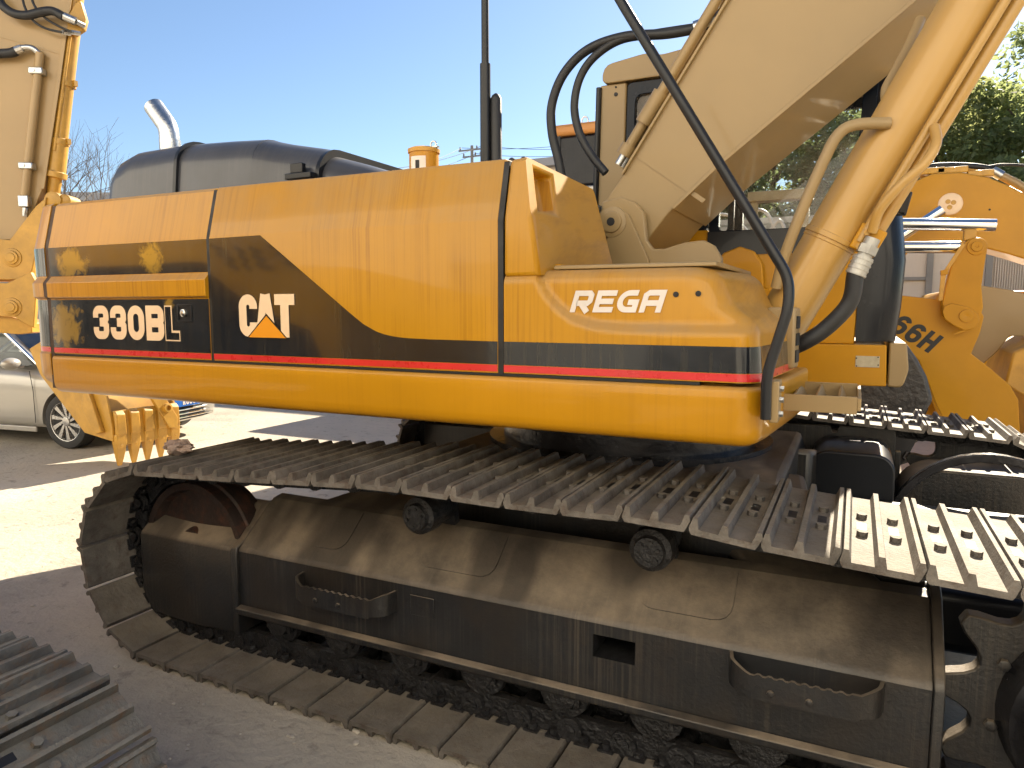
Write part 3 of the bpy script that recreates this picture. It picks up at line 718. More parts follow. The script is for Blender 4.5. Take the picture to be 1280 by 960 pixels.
# dark gap between counterweight and door
bm = nb(); prism_x(bm, [(SIDE + 0.003, 1.27), (SIDE + 0.003, 1.744), (SIDE - 0.013, 1.756), (SIDE - 0.015, 1.826), (SIDE + 0.009, 1.857), (SIDE + 0.008, 2.016), (SIDE + 0.060, 2.232), (SIDE + 0.2, 2.24), (SIDE + 0.2, 1.27)], -3.868, -3.828); obj('seam_gasket', bm, 'seam', EX)

def panel(name, prof, x0, x1, m='yellow', bev=0.0025, segs=1):
    bm = nb(); 
    rings = [[(x0 + (x1 - x0) * k / segs, y, z) for y, z in prof] for k in range(segs + 1)]
    loft(bm, rings); return obj(name, bm, m, EX, ang=28, bevel=bev)
Tk = 0.05
DOOR = [(SIDE, 1.456), (SIDE, 1.742), (SIDE - 0.018, 1.751), (SIDE - 0.020, 1.826), (SIDE + 0.006, 1.856), (SIDE + 0.004, 2.012), (SIDE + 0.058, 2.228), (SIDE + 0.072, 2.243), (SIDE + 0.5, 2.258), (SIDE + 0.5, 2.22), (SIDE + 0.09, 2.20), (SIDE + 0.048, 2.0), (SIDE + 0.045, 1.456)]
PAN = [(SIDE, 1.456), (SIDE, 2.012), (SIDE + 0.004, 2.024), (SIDE + 0.056, 2.226), (SIDE + 0.068, 2.243), (SIDE + 0.5, 2.262), (SIDE + 0.5, 2.22), (SIDE + 0.09, 2.20), (SIDE + 0.048, 2.0), (SIDE + 0.045, 1.456)]
door = panel('engine_door', DOOR, -3.828, -2.668)
main = panel('side_panel', PAN, -2.650, -1.188, segs=6)
def decal(parent, pts, Y, m, name, t=0.0022):
    bm = nb(); prism(bm, pts, Y - t, Y + 0.003); return obj(name, bm, m, parent, ang=0)
decal(door, [(-3.826, 1.489), (-2.6695, 1.489), (-2.6695, 1.738), (-3.826, 1.738)], SIDE, 'decal_worn', 'black_band')
bm = nb(); v = [(-3.826, SIDE + 0.0037, 1.860), (-2.6695, SIDE + 0.0037, 1.860), (-2.6695, SIDE + 0.0017, 2.008), (-3.826, SIDE + 0.0017, 2.008)]
lo = [bm.verts.new(p) for p in v]; hi = [bm.verts.new((x, y + 0.004, z)) for x, y, z in v]; bm.faces.new(lo); bm.faces.new(hi[::-1])
for i in range(4): bm.faces.new((lo[i], hi[i], hi[(i + 1) % 4], lo[(i + 1) % 4]))
obj('black_band', bm, 'decal_worn', door, ang=0)
decal(door, [(-3.826, 1.462), (-2.6695, 1.462), (-2.6695, 1.4870), (-3.826, 1.4870)], SIDE, 'red', 'red_stripe')
curve = [(-2.341, 2.010), (-1.86, 1.672)] + [(q.x, q.z) for q in catmull([(-1.80, 0, 1.632), (-1.72, 0, 1.598), (-1.62, 0, 1.581), (-1.48, 0, 1.576)], 4)] + [(-1.1895, 1.574)]
decal(main, [(-2.6485, 1.489)] + [(-2.6485, 2.008)] + curve + [(-1.1895, 1.489)], SIDE, 'decal', 'black_band')
decal(main, [(-2.6485, 1.462), (-1.1895, 1.462), (-1.1895, 1.4870), (-2.6485, 1.4870)], SIDE, 'red', 'red_stripe')
bm = nb(); box(bm, -3.83, -0.45, SIDE + 0.003, SIDE + 0.04, 1.446, 1.456); obj('seam_strip', bm, 'slot', EX)
# dark seams behind the joints
for x in (-2.658, -1.1775):
    bm = nb(); prism_x(bm, [(SIDE + 0.002, 1.45), (SIDE + 0.002, 2.014), (SIDE + 0.058, 2.232), (SIDE + 0.3, 2.245), (SIDE + 0.3, 1.45)], x - 0.011, x + 0.011); obj('seam_gasket', bm, 'slot', EX)
# lettering
L0 = SIDE - 0.0022
x = -3.485
for ch in '330B':
    w = 0.118 if ch != 'B' else 0.125
    letter(ch, x, 1.540, w, 0.168, 0.235, L0, 'cream', door); x += w + 0.013
o = letter('L', x - 0.006, 1.540, 0.100, 0.168, 0.30, L0, 'cream', door)
bm = nb(); prism(bm, [(x - 0.001, 1.546), (x + 0.089, 1.546), (x + 0.089, 1.5795), (x + 0.037, 1.5795), (x + 0.037, 1.702), (x - 0.001, 1.702)], L0 - 0.0042, L0 - 0.0034); obj('letter_face', bm, 'decal', door, ang=0)
letter('C', -2.478, 1.570, 0.108, 0.186, 0.24, L0, 'cream', main)
letter('A', -2.380, 1.570, 0.118, 0.186, 0.215, L0, 'cream', main)
letter('T', -2.268, 1.570, 0.112, 0.186, 0.25, L0, 'cream', main)
bm = nb(); prism(bm, [(-2.436, 1.5625), (-2.196, 1.5625), (-2.316, 1.672)], L0 - 0.0044, L0 - 0.0038); obj('logo_triangle_edge', bm, 'decal', main, ang=0)
bm = nb(); prism(bm, [(-2.424, 1.5675), (-2.208, 1.5675), (-2.316, 1.662)], L0 - 0.0052, L0 - 0.0045); obj('logo_triangle', bm, 'orange', main, ang=0)
# latch on the door
bm = nb()
for a in ((-2.872, -2.776, 1.632, 1.640), (-2.872, -2.776, 1.706, 1.714), (-2.872, -2.864, 1.640, 1.706), (-2.784, -2.776, 1.640, 1.706)): box(bm, a[0], a[1], SIDE - 0.008, SIDE, a[2], a[3])
box(bm, -2.864, -2.784, SIDE - 0.0035, SIDE, 1.640, 1.706)
lt = obj('latch', bm, 'black', door, bevel=0.0015)
bm = nb(); lathe(bm, (-2.828, SIDE - 0.003, 1.673), (0, -1, 0), [(0, 0.019), (0.010, 0.018), (0.012, 0.012), (0.016, 0.009), (0.017, 0.003)], 18); obj('key_lock', bm, 'zinc', lt)

# raised corner cover over the tank, with a pocket in the face that looks forward
A = dict(nl=(-1.165, SIDE, 1.808), nr=(-1.022, SIDE, 1.812), cl=(-1.165, SIDE + 0.001, 2.02), cr=(-1.058, SIDE + 0.004, 2.02), tl=(-1.165, SIDE + 0.056, 2.238), tr=(-1.108, SIDE + 0.066, 2.245), fl=(-1.165, 3.10, 2.26), ft=(-1.085, 3.10, 2.225), fb=(-0.985, 3.10, 1.872), bl=(-1.165, 3.10, 1.872))
bm = nb(); V = {k: bm.verts.new(p) for k, p in A.items()}
for f in ('nl nr cr cl', 'cl cr tr tl', 'tl tr ft fl', 'nl bl fb nr', 'nl cl tl fl bl', 'fl ft fb bl'): bm.faces.new([V[k] for k in f.split()])
def face_pt(s, t):     # forward-looking face: s from near to far, t from bottom to top
    def edge(t):
        if t < 0.47: return Vector(A['nr']).lerp(Vector(A['cr']), t / 0.47)
        return Vector(A['cr']).lerp(Vector(A['tr']), (t - 0.47) / 0.53)
    return edge(t).lerp(Vector(A['fb']).lerp(Vector(A['ft']), t), s)
ss = [0, 0.10, 0.33, 1.0]; tt = [0, 0.47, 0.55, 0.92, 1.0]; G = {}
def gv(i, k):
    if (i, k) not in G:
        p = face_pt(ss[i], tt[k])
        G[i, k] = {(0, 0): V['nr'], (0, 1): V['cr'], (0, 4): V['tr'], (3, 0): V['fb'], (3, 4): V['ft']}.get((i, k)) or bm.verts.new(p)
    return G[i, k]
for i in range(3):
    for k in range(4):
        q = [gv(i, k), gv(i + 1, k), gv(i + 1, k + 1), gv(i, k + 1)]
        if (i, k) == (1, 2):
            n = Vector((-0.075, 0.0, 0.0)); d = [bm.verts.new(w.co + n) for w in q]
            bm.faces.new(d)
            for j in range(4): bm.faces.new((q[j], q[(j + 1) % 4], d[(j + 1) % 4], d[j]))
        else: bm.faces.new(q)
bmesh.ops.remove_doubles(bm, verts=bm.verts, dist=0.0005)
obj('corner_cover', bm, 'yellow', EX, ang=40, bevel=0.016, seg=3)
bm = nb(); box(bm, -1.15, -1.10, SIDE + 0.02, SIDE + 0.06, 1.45, 1.81); box(bm, -1.16, -1.00, 2.5, 3.2, 1.5, 1.86); obj('tank_wall', bm, 'yellow_plain', EX)

# tool box with rounded shoulders and a scooped side
def zc(x):
    P_ = [(-1.035, 1.812), (-1.005, 1.755), (-0.955, 1.700), (-0.895, 1.660), (-0.81, 1.637), (-0.70, 1.629), (-0.2, 1.629)]
    if x < P_[0][0]: return 9
    for a, b in zip(P_, P_[1:]):
        if x <= b[0]: return a[1] + (b[1] - a[1]) * (x - a[0]) / (b[0] - a[0])
    return 1.629
def sm(t): t = max(0, min(1, t)); return t * t * (3 - 2 * t)
ZT = 1.834
def tool_pt(u, z, lift=0.0):
    """u: 0..1 side, 1..2 corner, 2..3 front face"""
    Xf = -0.262 - 0.012 * (z - 1.46) / 0.16 - (0.125 * sm((z - 1.615) / 0.10) if z > 1.615 else 0) * (0.35 + 0.65 * min(1, (z - 1.615) / 0.22)) if z > 1.46 else -0.262
    rad = 0.075 + 0.05 * sm((z - 1.6) / 0.2)
    top = max(0.0, z - (ZT - 0.055)); ro = 0.055 - math.sqrt(max(0, 0.055 ** 2 - top ** 2)) if top > 0 else 0
    Xc = Xf - rad
    if u <= 1:
        x = -1.163 + (Xc + 1.163) * u; dpt = 0.030 * sm((z - zc(x)) / 0.035 + 0.5) if zc(x) < 5 else 0
        dpt = max(dpt, 0); return Vector((x, SIDE + dpt + ro - lift, z))
    if u <= 2:
        a = (u - 1) * PI / 2; dpt = 0.030 * sm((z - 1.629) / 0.035 + 0.5) * math.cos(a); r_ = rad
        return Vector((Xc + (r_ - ro + lift) * math.sin(a), SIDE + dpt + r_ - (r_ - ro + lift) * math.cos(a), z))
    t = u - 2; y = SIDE + rad + (3.0 - SIDE - rad) * t
    return Vector((Xf - ro + lift + 0.055 * t, y, z))
us = [k / 56 for k in range(57)] + [1 + k / 10 for k in range(1, 11)] + [2 + k / 6 for k in range(1, 7)]
zs = [1.458 + 0.012 * k for k in range(26)]; zs = [z for z in zs if z < ZT - 0.055] + [ZT - 0.055 + 0.055 * math.sin(R(a)) for a in range(0, 91, 10)]
bm = nb(); rings = [[tool_pt(u, z) for u in us] + [Vector((-1.163, 3.0, z))] for z in zs]
loft(bm, rings); tb = obj('tool_box', bm, 'yellow', EX, ang=40)
def tool_band(z0, z1, m, name, lift, u1=3.0):
    bm = nb(); uu = [u for u in us if u <= u1]; n = 4
    rings = [[tool_pt(u, z, lift) for z in (z0 + (z1 - z0) * k / n for k in range(n + 1))] + [tool_pt(u, z, -0.002) for z in (z1 - (z1 - z0) * k / n for k in range(n + 1))] for u in uu]
    loft(bm, rings); obj(name, bm, m, tb, ang=50)
tool_band(1.489, 1.574, 'decal', 'black_band', 0.002)
tool_band(1.462, 1.4870, 'red', 'red_stripe', 0.002)
x = -0.916
for ch, w in (('R', 0.074), ('E', 0.071), ('G', 0.075), ('a', 0.075)):
    letter(ch, x, 1.682, w, 0.076, 0.25, SIDE + 0.0295, 'white_letter', tb, shear=0.30); x += w + 0.010
for u_, v_ in ((845, 368), (873, 367)):
    p = at(u_, v_, SIDE + 0.03); bm = nb(); lathe(bm, (p.x, SIDE + 0.0295, p.z), (0, -1, 0), [(0, 0.0095), (0.0025, 0.0095), (0.003, 0.004)], 16); obj('plug', bm, 'slot', tb)
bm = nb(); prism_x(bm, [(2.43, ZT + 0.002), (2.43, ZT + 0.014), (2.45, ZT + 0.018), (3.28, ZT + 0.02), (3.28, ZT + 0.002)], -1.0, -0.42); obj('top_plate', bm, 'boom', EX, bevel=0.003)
# air grille at the far end of the front face
bm = nb(); box(bm, -0.30, -0.196, 2.86, 2.97, 1.468, 1.70, Matrix.Rotation(R(-5), 3, 'Z')); gf = obj('grille_frame', bm, 'boom', tb, bevel=0.01)
for k in range(3):
    bm = nb(); box(bm, -0.26, -0.1915, 2.88, 2.945, 1.492 + k * 0.064, 1.538 + k * 0.064, Matrix.Rotation(R(-5), 3, 'Z')); obj('grille_slot', bm, 'slot', gf)

# hand rail
bm = nb(); hr = fillet([at(735, -75, 2.36), at(775, 0, 2.36), at(986, 347, 2.32), at(986, 384, 2.31), at(958, 470, 2.31), at(957, 524, 2.315)], 0.05, 6)
tube(bm, hr, 0.0165, 14); rail = obj('hand_rail', bm, 'black', EX, ang=50)
p = at(968, 500, 2.345); bm = nb(); box(bm, p.x - 0.012, p.x + 0.014, 2.325, 2.42, p.z - 0.07, p.z + 0.06)
rb = obj('rail_bracket', bm, 'boom', rail, bevel=0.003)
for dz in (-0.045, 0.0, 0.035):
    bm = nb(); tube(bm, [(p.x + 0.013, 2.36, p.z + dz), (p.x + 0.026, 2.36, p.z + dz)], 0.010, 6); obj('bolt', bm, 'zinc', rb)

# folded step in front of the body
bm = nb(); x0, x1 = -0.235, 0.02
zt, zb = at(1000, 493, 2.72).z, at(1000, 514, 2.72).z
box(bm, x0, x1, 2.715, 2.727, zb, zt); box(bm, x0, x1, 3.20, 3.212, zb, zt); box(bm, x1, x1 + 0.012, 2.715, 3.212, zb + 0.012, zt - 0.004); box(bm, x0, x1, 2.728, 3.20, zb, zb + 0.008)
stp = obj('front_step', bm, 'boom', EX, bevel=0.002)
for k in range(3):
    xx = x0 + 0.05 + k * 0.075; bm = nb()
    v = [(xx, 2.728, zt - 0.004), (xx + 0.012, 2.728, zt - 0.004), (xx + 0.012, 3.199, zt - 0.004), (xx, 3.199, zt - 0.004)]
    box(bm, xx, xx + 0.008, 2.728, 3.199, zb + 0.009, zt - 0.006, Matrix.Rotation(R(-22), 3, 'Y')); obj('step_rib', bm, 'boom', stp)

# black hood behind, with its bent exhaust
bm = nb()
def hood_ring(x, zt, y0=2.92, y1=4.55, r=0.13):
    zb = 2.20
    pts = [(y0 - 0.03, zb), (y1 + 0.03, zb)] + disc_pts(y1 - r, zt - r, r, 6, 0, 90) + disc_pts(y0 + r, zt - r, r, 6, 90, 180)
    return [Vector((x, y, z)) for y, z in pts]
H1 = [(-4.12, 2.45, 0.10), (-4.105, 2.54, 0.13), (-4.06, 2.61, 0.16), (-3.95, 2.645, 0.17), (-3.60, 2.652, 0.17), (-3.2, 2.635, 0.17), (-2.95, 2.62, 0.17)]
loft(bm, [hood_ring(x, z, r=r) for x, z, r in H1]); hd = obj('engine_hood', bm, 'hood', EX, ang=40)
bm = nb(); loft(bm, [hood_ring(x, z, 2.915, 4.555, r) for x, z, r in ((-2.945, 2.615, 0.17), (-2.8, 2.58, 0.17), (-2.55, 2.53, 0.16), (-2.50, 2.51, 0.15))]); obj('hood_section', bm, 'hood', hd, ang=40)
bm = nb(); loft(bm, [hood_ring(x, z, 2.93, 4.54, r) for x, z, r in ((-2.49, 2.485, 0.15), (-2.3, 2.43, 0.15), (-2.12, 2.37, 0.13), (-2.06, 2.33, 0.1))]); obj('hood_section', bm, 'hood', hd, ang=40)
for x, z in ((-2.497, 2.515), (-3.52, 2.655), (-2.08, 2.365)):
    bm = nb(); loft(bm, [hood_ring(x - 0.012, z + 0.006, 2.905, 4.56, 0.17), hood_ring(x + 0.012, z + 0.006, 2.905, 4.56, 0.17)]); obj('hood_seam', bm, 'black', hd, ang=40)
bm = nb(); p = at(368, 217, 2.88); box(bm, p.x - 0.05, p.x + 0.12, 2.86, 2.93, p.z - 0.03, p.z + 0.0); box(bm, p.x - 0.02, p.x + 0.06, 2.87, 2.90, p.z, p.z + 0.05); obj('hood_catch', bm, 'black', hd, bevel=0.004)
yp = 3.35; c0 = at(213, 185, yp); c1 = at(211, 160, yp); c2 = at(192, 133, yp)
bm = nb(); tube(bm, fillet([c0 - Vector((0, 0, 0.12)), c1, c2], 0.05, 5), 0.062, 20, True); obj('exhaust_elbow', bm, 'zinc', EX, ang=40)
bm = nb(); cyl(bm, c0 + Vector((0, 0, -0.05)), c0 + Vector((0, 0, 0.05)), 0.066, 20); obj('exhaust_collar', bm, 'zinc', EX)
# mast on the hood
yp = 2.95; b = at(607, 200, yp)
bm = nb(); cyl(bm, (b.x, yp, 2.2), (b.x, yp, at(607, 80, yp).z), 0.024, 16); cyl(bm, (b.x, yp, at(607, 80, yp).z), (b.x, yp, at(607, -40, yp).z), 0.017, 16)
ms = obj('mast', bm, 'black', EX)
q = at(620, 118, yp + 0.02); bm = nb(); tube(bm, [(q.x, yp + 0.02, 2.2), (q.x, yp + 0.02, q.z - 0.02), (q.x, yp + 0.02, q.z - 0.005), (q.x, yp + 0.02, q.z + 0.004)], 0.03, 16, True, [0.026, 0.026, 0.018, 0.006]); obj('side_canister', bm, 'rubber', ms)
# filler neck with cap and label
yp = 2.78; b = at(530, 200, yp); bm = nb()
lathe(bm, (b.x, yp, 2.2), (0, 0, 1), [(0, 0.066), (at(530, 192, yp).z - 2.2, 0.066)], 30); fn = obj('filler_neck', bm, 'yellow_plain', EX)
z = at(530, 192, yp).z; bm = nb(); lathe(bm, (b.x, yp, z), (0, 0, 1), [(0, 0.071), (0.016, 0.072), (0.022, 0.06), (0.026, 0.02)], 30); cp = obj('filler_cap', bm, 'gold', fn)
bm = nb(); tube(bm, [Vector((b.x + 0.05 + 0.014 * math.cos(a), yp, z + 0.035 + 0.014 * math.sin(a))) for a in [k * PI / 6 for k in range(13)]], 0.004, 6); box(bm, b.x + 0.0, b.x + 0.075, yp - 0.01, yp + 0.01, z + 0.02, z + 0.026); obj('cap_ring', bm, 'zinc', cp)
bm = nb(); lab = []
for k in range(9):
    a = R(-100 + k * 8 - 45 + 30); lab.append((b.x + 0.0675 * math.cos(a), yp + 0.0675 * math.sin(a)))
sweep(bm, lab[::1], [(-0.0006, 2.27), (-0.0006, z - 0.022), (0.001, z - 0.022), (0.001, 2.27)]); lb = obj('label', bm, 'white_letter', fn, ang=60)
bm = nb(); sweep(bm, lab[3:6], [(-0.0016, 2.292), (-0.0016, z - 0.04), (-0.0008, z - 0.04), (-0.0008, 2.292)]); obj('fuel_symbol', bm, 'slot', fn, ang=60)
for u_ in (626, 640, 655):
    p = at(u_, 196, 2.6); bm = nb(); lathe(bm, (p.x, 2.6, 2.25), (0, 0, 1), [(0, 0.014), (0.03, 0.014), (0.036, 0.006)], 8); obj('bolt', bm, 'black', EX)

# ------------------------------------------------------------------ boom
BN, BF = 3.45, 4.20
boom_pts = disc_pts(-1.036, 2.114, 0.15, 10, 165, 300) + [(-0.83, 2.145)] + [(-0.596, 2.356), (0.159, 2.941), (0.75, 3.44), (1.6, 4.35), (2.2, 4.9), (1.8, 5.4), (0.9, 4.95), (0.1, 4.1), (-0.599, 3.041), (-1.072, 2.32), (-1.15, 2.22)]
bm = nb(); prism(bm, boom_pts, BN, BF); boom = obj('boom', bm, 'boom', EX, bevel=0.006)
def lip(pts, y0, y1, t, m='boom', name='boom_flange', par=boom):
    bm = nb(); rings = []
    V = [Vector(p) for p in pts]
    for i, q in enumerate(V):
        d = (V[min(i + 1, len(V) - 1)] - V[max(i - 1, 0)]).normalized(); n = Vector((-d.y, d.x))
        rings.append([Vector((q.x, y0, q.y)), Vector((q.x, y1, q.y)), Vector((q.x + n.x * t, y1, q.y + n.y * t)), Vector((q.x + n.x * t, y0, q.y + n.y * t))])
    loft(bm, rings); return obj(name, bm, m, par, bevel=0.002)
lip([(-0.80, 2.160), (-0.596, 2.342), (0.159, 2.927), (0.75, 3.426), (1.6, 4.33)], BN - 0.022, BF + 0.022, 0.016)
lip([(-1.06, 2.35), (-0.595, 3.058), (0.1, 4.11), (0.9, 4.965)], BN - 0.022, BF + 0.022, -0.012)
bm = nb(); prism(bm, [(-0.99, 2.42), (-0.975, 2.435), (-0.655, 2.20), (-0.67, 2.185)], BN - 0.004, BN + 0.01); obj('weld_seam', bm, 'boom', boom)
# pipes with clamps along the boom's upper edge
for k, (du, r_) in enumerate(((0.0, 0.026), (0.055, 0.022))):
    a = Vector((-1.105, BN + 0.04 + k * 0.07, 2.385)); d = Vector((0.472, 0, 0.72)).normalized()
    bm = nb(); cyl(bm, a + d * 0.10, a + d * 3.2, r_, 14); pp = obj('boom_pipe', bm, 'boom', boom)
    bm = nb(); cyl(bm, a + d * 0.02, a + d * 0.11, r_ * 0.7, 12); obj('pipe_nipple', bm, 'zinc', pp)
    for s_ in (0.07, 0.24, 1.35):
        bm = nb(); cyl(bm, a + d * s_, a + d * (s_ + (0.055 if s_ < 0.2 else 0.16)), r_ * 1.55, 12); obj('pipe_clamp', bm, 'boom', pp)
# frame lugs holding the boom foot
def outline(pxs, Y): return xz(pxs, Y)
LUG = [(752, 252), (776, 246), (793, 252), (805, 266), (808, 300), (816, 311), (830, 311), (855, 303), (880, 300), (893, 307), (902, 322), (903, 345), (752, 345)]
bm = nb(); prism(bm, outline(LUG, 3.38), 3.38, 3.425); lg = obj('boom_lug', bm, 'boom', EX, bevel=0.008)
bm = nb(); ff = [(x_, z_) for x_, z_ in outline([(893, 330), (905, 316), (925, 308), (943, 314), (953, 330), (955, 360), (893, 360)], 4.24)]; prism(bm, ff, 4.23, 4.275); obj('boom_lug', bm, 'deep_yellow', EX, bevel=0.008)
pc = at(766, 278, 3.37)
bm = nb(); lathe(bm, (pc.x, 3.379, pc.z), (0, -1, 0), [(0, 0.075), (0.028, 0.072), (0.031, 0.052), (0.040, 0.049), (0.042, 0.034)], 28); pb = obj('pin_boss', bm, 'boom', lg)
bm = nb(); lathe(bm, (pc.x, 3.338, pc.z), (0, -1, 0), [(0, 0.020), (0.0025, 0.020), (0.003, 0.01)], 16); obj('pin_hole', bm, 'slot', pb)
bm = nb(); prism(bm, outline([(776, 262), (786, 268), (811, 324), (811, 345), (770, 345), (758, 300)], 3.365), 3.355, 3.379); obj('lug_plate', bm, 'boom', lg, bevel=0.004)
bm = nb(); box(bm, -1.15, -0.45, 3.30, 4.3, 1.5, 1.80); obj('boom_bracket_base', bm, 'yellow_plain', EX)

# boom cylinders, one either side of the boom
def cyl_pair(Yk, main_):
    a = at(945, 457, 3.1); b = at(1215, 0, 3.1); a = Vector((a.x, Yk, a.z)); b = Vector((b.x, Yk, b.z)); d = (b - a).normalized()
    e = a + d * 3.2
    bm = nb(); lathe(bm, a, d, [(-0.02, 0.085), (0.0, 0.1), (0.55, 0.1), (0.552, 0.103), (0.56, 0.103), (0.562, 0.1), (2.2, 0.1), (2.21, 0.11), (2.32, 0.11), (2.33, 0.06), (3.2, 0.058)], 36)
    cy = obj('boom_cylinder', bm, 'cylpaint', EX, ang=35)
    side = Vector((d.z, 0, -d.x))
    if main_:
        o = side * 0.135 + Vector((0, -0.02, 0))
        bm = nb(); cyl(bm, a + o + d * 0.60, a + o + d * 2.4, 0.026, 14); obj('cylinder_pipe', bm, 'cylpaint', cy)
        o2 = side * 0.10 + Vector((0, -0.075, 0)); bm = nb(); cyl(bm, a + o2 + d * 0.60, a + o2 + d * 2.4, 0.017, 12); obj('cylinder_pipe', bm, 'cylpaint', cy)
        bm = nb(); lathe(bm, a + d * 0.01, d, [(0.555, 0.101), (0.557, 0.105), (0.575, 0.105), (0.577, 0.101)], 32); obj('cylinder_band', bm, 'cylpaint', cy)
        c = a + side * 0.125 + d * 0.62 + Vector((0, -0.03, 0)); bm = nb()
        vs_ = box(bm, c.x - 0.05, c.x + 0.045, c.y - 0.055, c.y + 0.045, c.z - 0.05, c.z + 0.05, Matrix.Rotation(math.atan2(d.x, d.z), 3, 'Y')); blk = obj('port_block', bm, 'deep_yellow', cy, bevel=0.006)
        for k in (-1, 1):
            bm = nb(); q = c + d * 0.028 * k + Vector((-0.02, -0.056, 0)); cyl(bm, q, q + Vector((0, -0.014, 0)), 0.012, 6); obj('bolt', bm, 'gold', blk)
        return c, d, side
    return None
M['cylpaint'] = mat('cylinder_paint', (0.44, 0.255, 0.062), 0.40, var=0.08, vscale=1.5, dust=0.5, dustcol=(0.36, 0.29, 0.18), coat=0.3)
cblk, cd, cside = cyl_pair(3.10, True)
cyl_pair(4.55, False)
# black hose out of the cylinder's port
h0 = cblk - cd * 0.05 + Vector((0, -0.01, 0)); h1 = at(1079, 338, 3.03); h2 = at(1062, 378, 3.0); h3 = at(1035, 408, 3.0); h4 = at(1005, 428, 3.0); h5 = at(975, 440, 3.05)
fa, fb_ = at(1091, 298, 3.0), at(1069, 344, 2.99)
bm = nb(); cyl(bm, fa, fa.lerp(fb_, 0.5), 0.027, 14); cyl(bm, fa.lerp(fb_, 0.2), fa.lerp(fb_, 0.42), 0.037, 6); cyl(bm, fa.lerp(fb_, 0.5), fb_, 0.036, 16)
for t_ in (0.55, 0.68, 0.81, 0.94): cyl(bm, fa.lerp(fb_, t_), fa.lerp(fb_, t_ + 0.04), 0.0385, 16)
obj('hose_fitting', bm, 'alum', EX)
bm = nb(); tube(bm, catmull([fa.lerp(fb_, 0.9), fb_, h2, h3, h4, h5], 8), 0.031, 16); obj('cylinder_hose', bm, 'rubber', EX, ang=60)
# bent steel pipes
bm = nb(); tube(bm, catmull([at(970, 360, 3.0), at(980, 322, 2.98), at(1003, 262, 2.96), at(1030, 200, 2.95), at(1048, 168, 2.95), at(1070, 156, 2.96), at(1112, 154, 3.0)], 8), 0.021, 14); obj('steel_pipe', bm, 'boom', EX, ang=60)
bm = nb(); tube(bm, catmull([at(1150, 25, 3.4), at(1135, 60, 3.3), at(1118, 92, 3.22), at(1108, 112, 3.16), at(1110, 128, 3.1), at(1122, 142, 3.08)], 8), 0.02, 14); obj('steel_pipe', bm, 'boom', EX, ang=60)
bm = nb(); tube(bm, catmull([at(1168, 158, 3.0), at(1170, 180, 2.97), at(1155, 205, 2.95), at(1125, 232, 2.95), at(1100, 262, 2.97), at(1090, 290, 3.0)], 8), 0.018, 12); obj('steel_pipe', bm, 'cylpaint', EX, ang=60)
# hoses looping over to the boom
for pts, r_ in (([(905, 22), (880, 33), (835, 42), (780, 46), (735, 62), (705, 92), (690, 130), (690, 165), (698, 200), (704, 235)], 0.024), ([(880, 33), (820, 42), (775, 50), (742, 72), (724, 100), (718, 135), (725, 168), (740, 195), (757, 216)], 0.021)):
    bm = nb(); P_ = [at(u, v, 3.55) for u, v in pts]; tube(bm, catmull(P_, 8), r_, 14); hz = obj('boom_hose', bm, 'rubber', EX, ang=60)
    if r_ > 0.022:
        a, b = at(868, 35, 3.55), at(908, 20, 3.55); bm = nb(); cyl(bm, a, b, 0.031, 14); cyl(bm, a.lerp(b, 0.6), a.lerp(b, 0.85), 0.037, 8); obj('hose_fitting', bm, 'zinc', hz)

# ------------------------------------------------------------------ cab on the far side of the boom
CN, CF = 4.30, 5.30
cabp = lambda pxs: xz(pxs, CN)
X0, X1 = -1.47, 0.16
cabr = bpy.data.objects.new('cab', None); C.objects.link(cabr); cabr.parent = EX; WP[cabr] = Vector((-0.6, 4.8, 1.3)); cabr.location = WP[cabr] - WP[EX]; cabr.empty_display_size = 0.2
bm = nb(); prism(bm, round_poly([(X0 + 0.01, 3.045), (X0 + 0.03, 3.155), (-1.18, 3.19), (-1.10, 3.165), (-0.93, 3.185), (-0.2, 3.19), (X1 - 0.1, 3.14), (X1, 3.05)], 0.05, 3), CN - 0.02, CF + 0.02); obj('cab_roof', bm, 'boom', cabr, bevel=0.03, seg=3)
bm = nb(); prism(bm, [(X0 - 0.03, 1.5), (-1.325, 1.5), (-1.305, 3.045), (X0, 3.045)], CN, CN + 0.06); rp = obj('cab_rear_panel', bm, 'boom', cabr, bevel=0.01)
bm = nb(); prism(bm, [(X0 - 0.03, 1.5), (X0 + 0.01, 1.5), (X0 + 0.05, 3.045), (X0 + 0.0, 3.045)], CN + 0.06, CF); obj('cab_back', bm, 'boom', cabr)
bm = nb(); tube(bm, [(X0 - 0.035, CN - 0.006, 1.6), (X0 - 0.005, CN - 0.006, 3.03)], 0.018, 10); obj('drain_pipe', bm, 'black', rp)
for u_, v_, r_ in ((770, 118, 0.012), (770, 109, 0.006)):
    p = at(u_, v_, CN); bm = nb(); lathe(bm, (p.x, CN, p.z), (0, -1, 0), [(0, r_), (0.004, r_), (0.006, r_ * 0.4)], 12); obj('plug', bm, 'slot', rp)
def window(y0, y1, outer, inner, name, m='black'):
    bm = nb(); n = len(outer)
    rings = [[Vector((x, y, z)) for x, z in o_] for o_, y in ((outer, y0), (outer, y1), (inner, y1), (inner, y0))]
    vr = [[bm.verts.new(p) for p in r] for r in rings]
    for a, b in zip(vr, vr[1:] + vr[:1]):
        for k in range(n): bm.faces.new((a[k], a[(k + 1) % n], b[(k + 1) % n], b[k]))
    o = obj(name, bm, m, cabr, bevel=0.004)
    bm = nb(); ym = (y0 + y1) / 2; bm.faces.new([bm.verts.new((x, ym, z)) for x, z in inner]); obj('glass_pane', bm, 'glass', o, ang=0); return o
M['frame_blue'] = mat('dark_window_frame', (0.007, 0.011, 0.020), 0.25, var=0.2, spec=0.2)
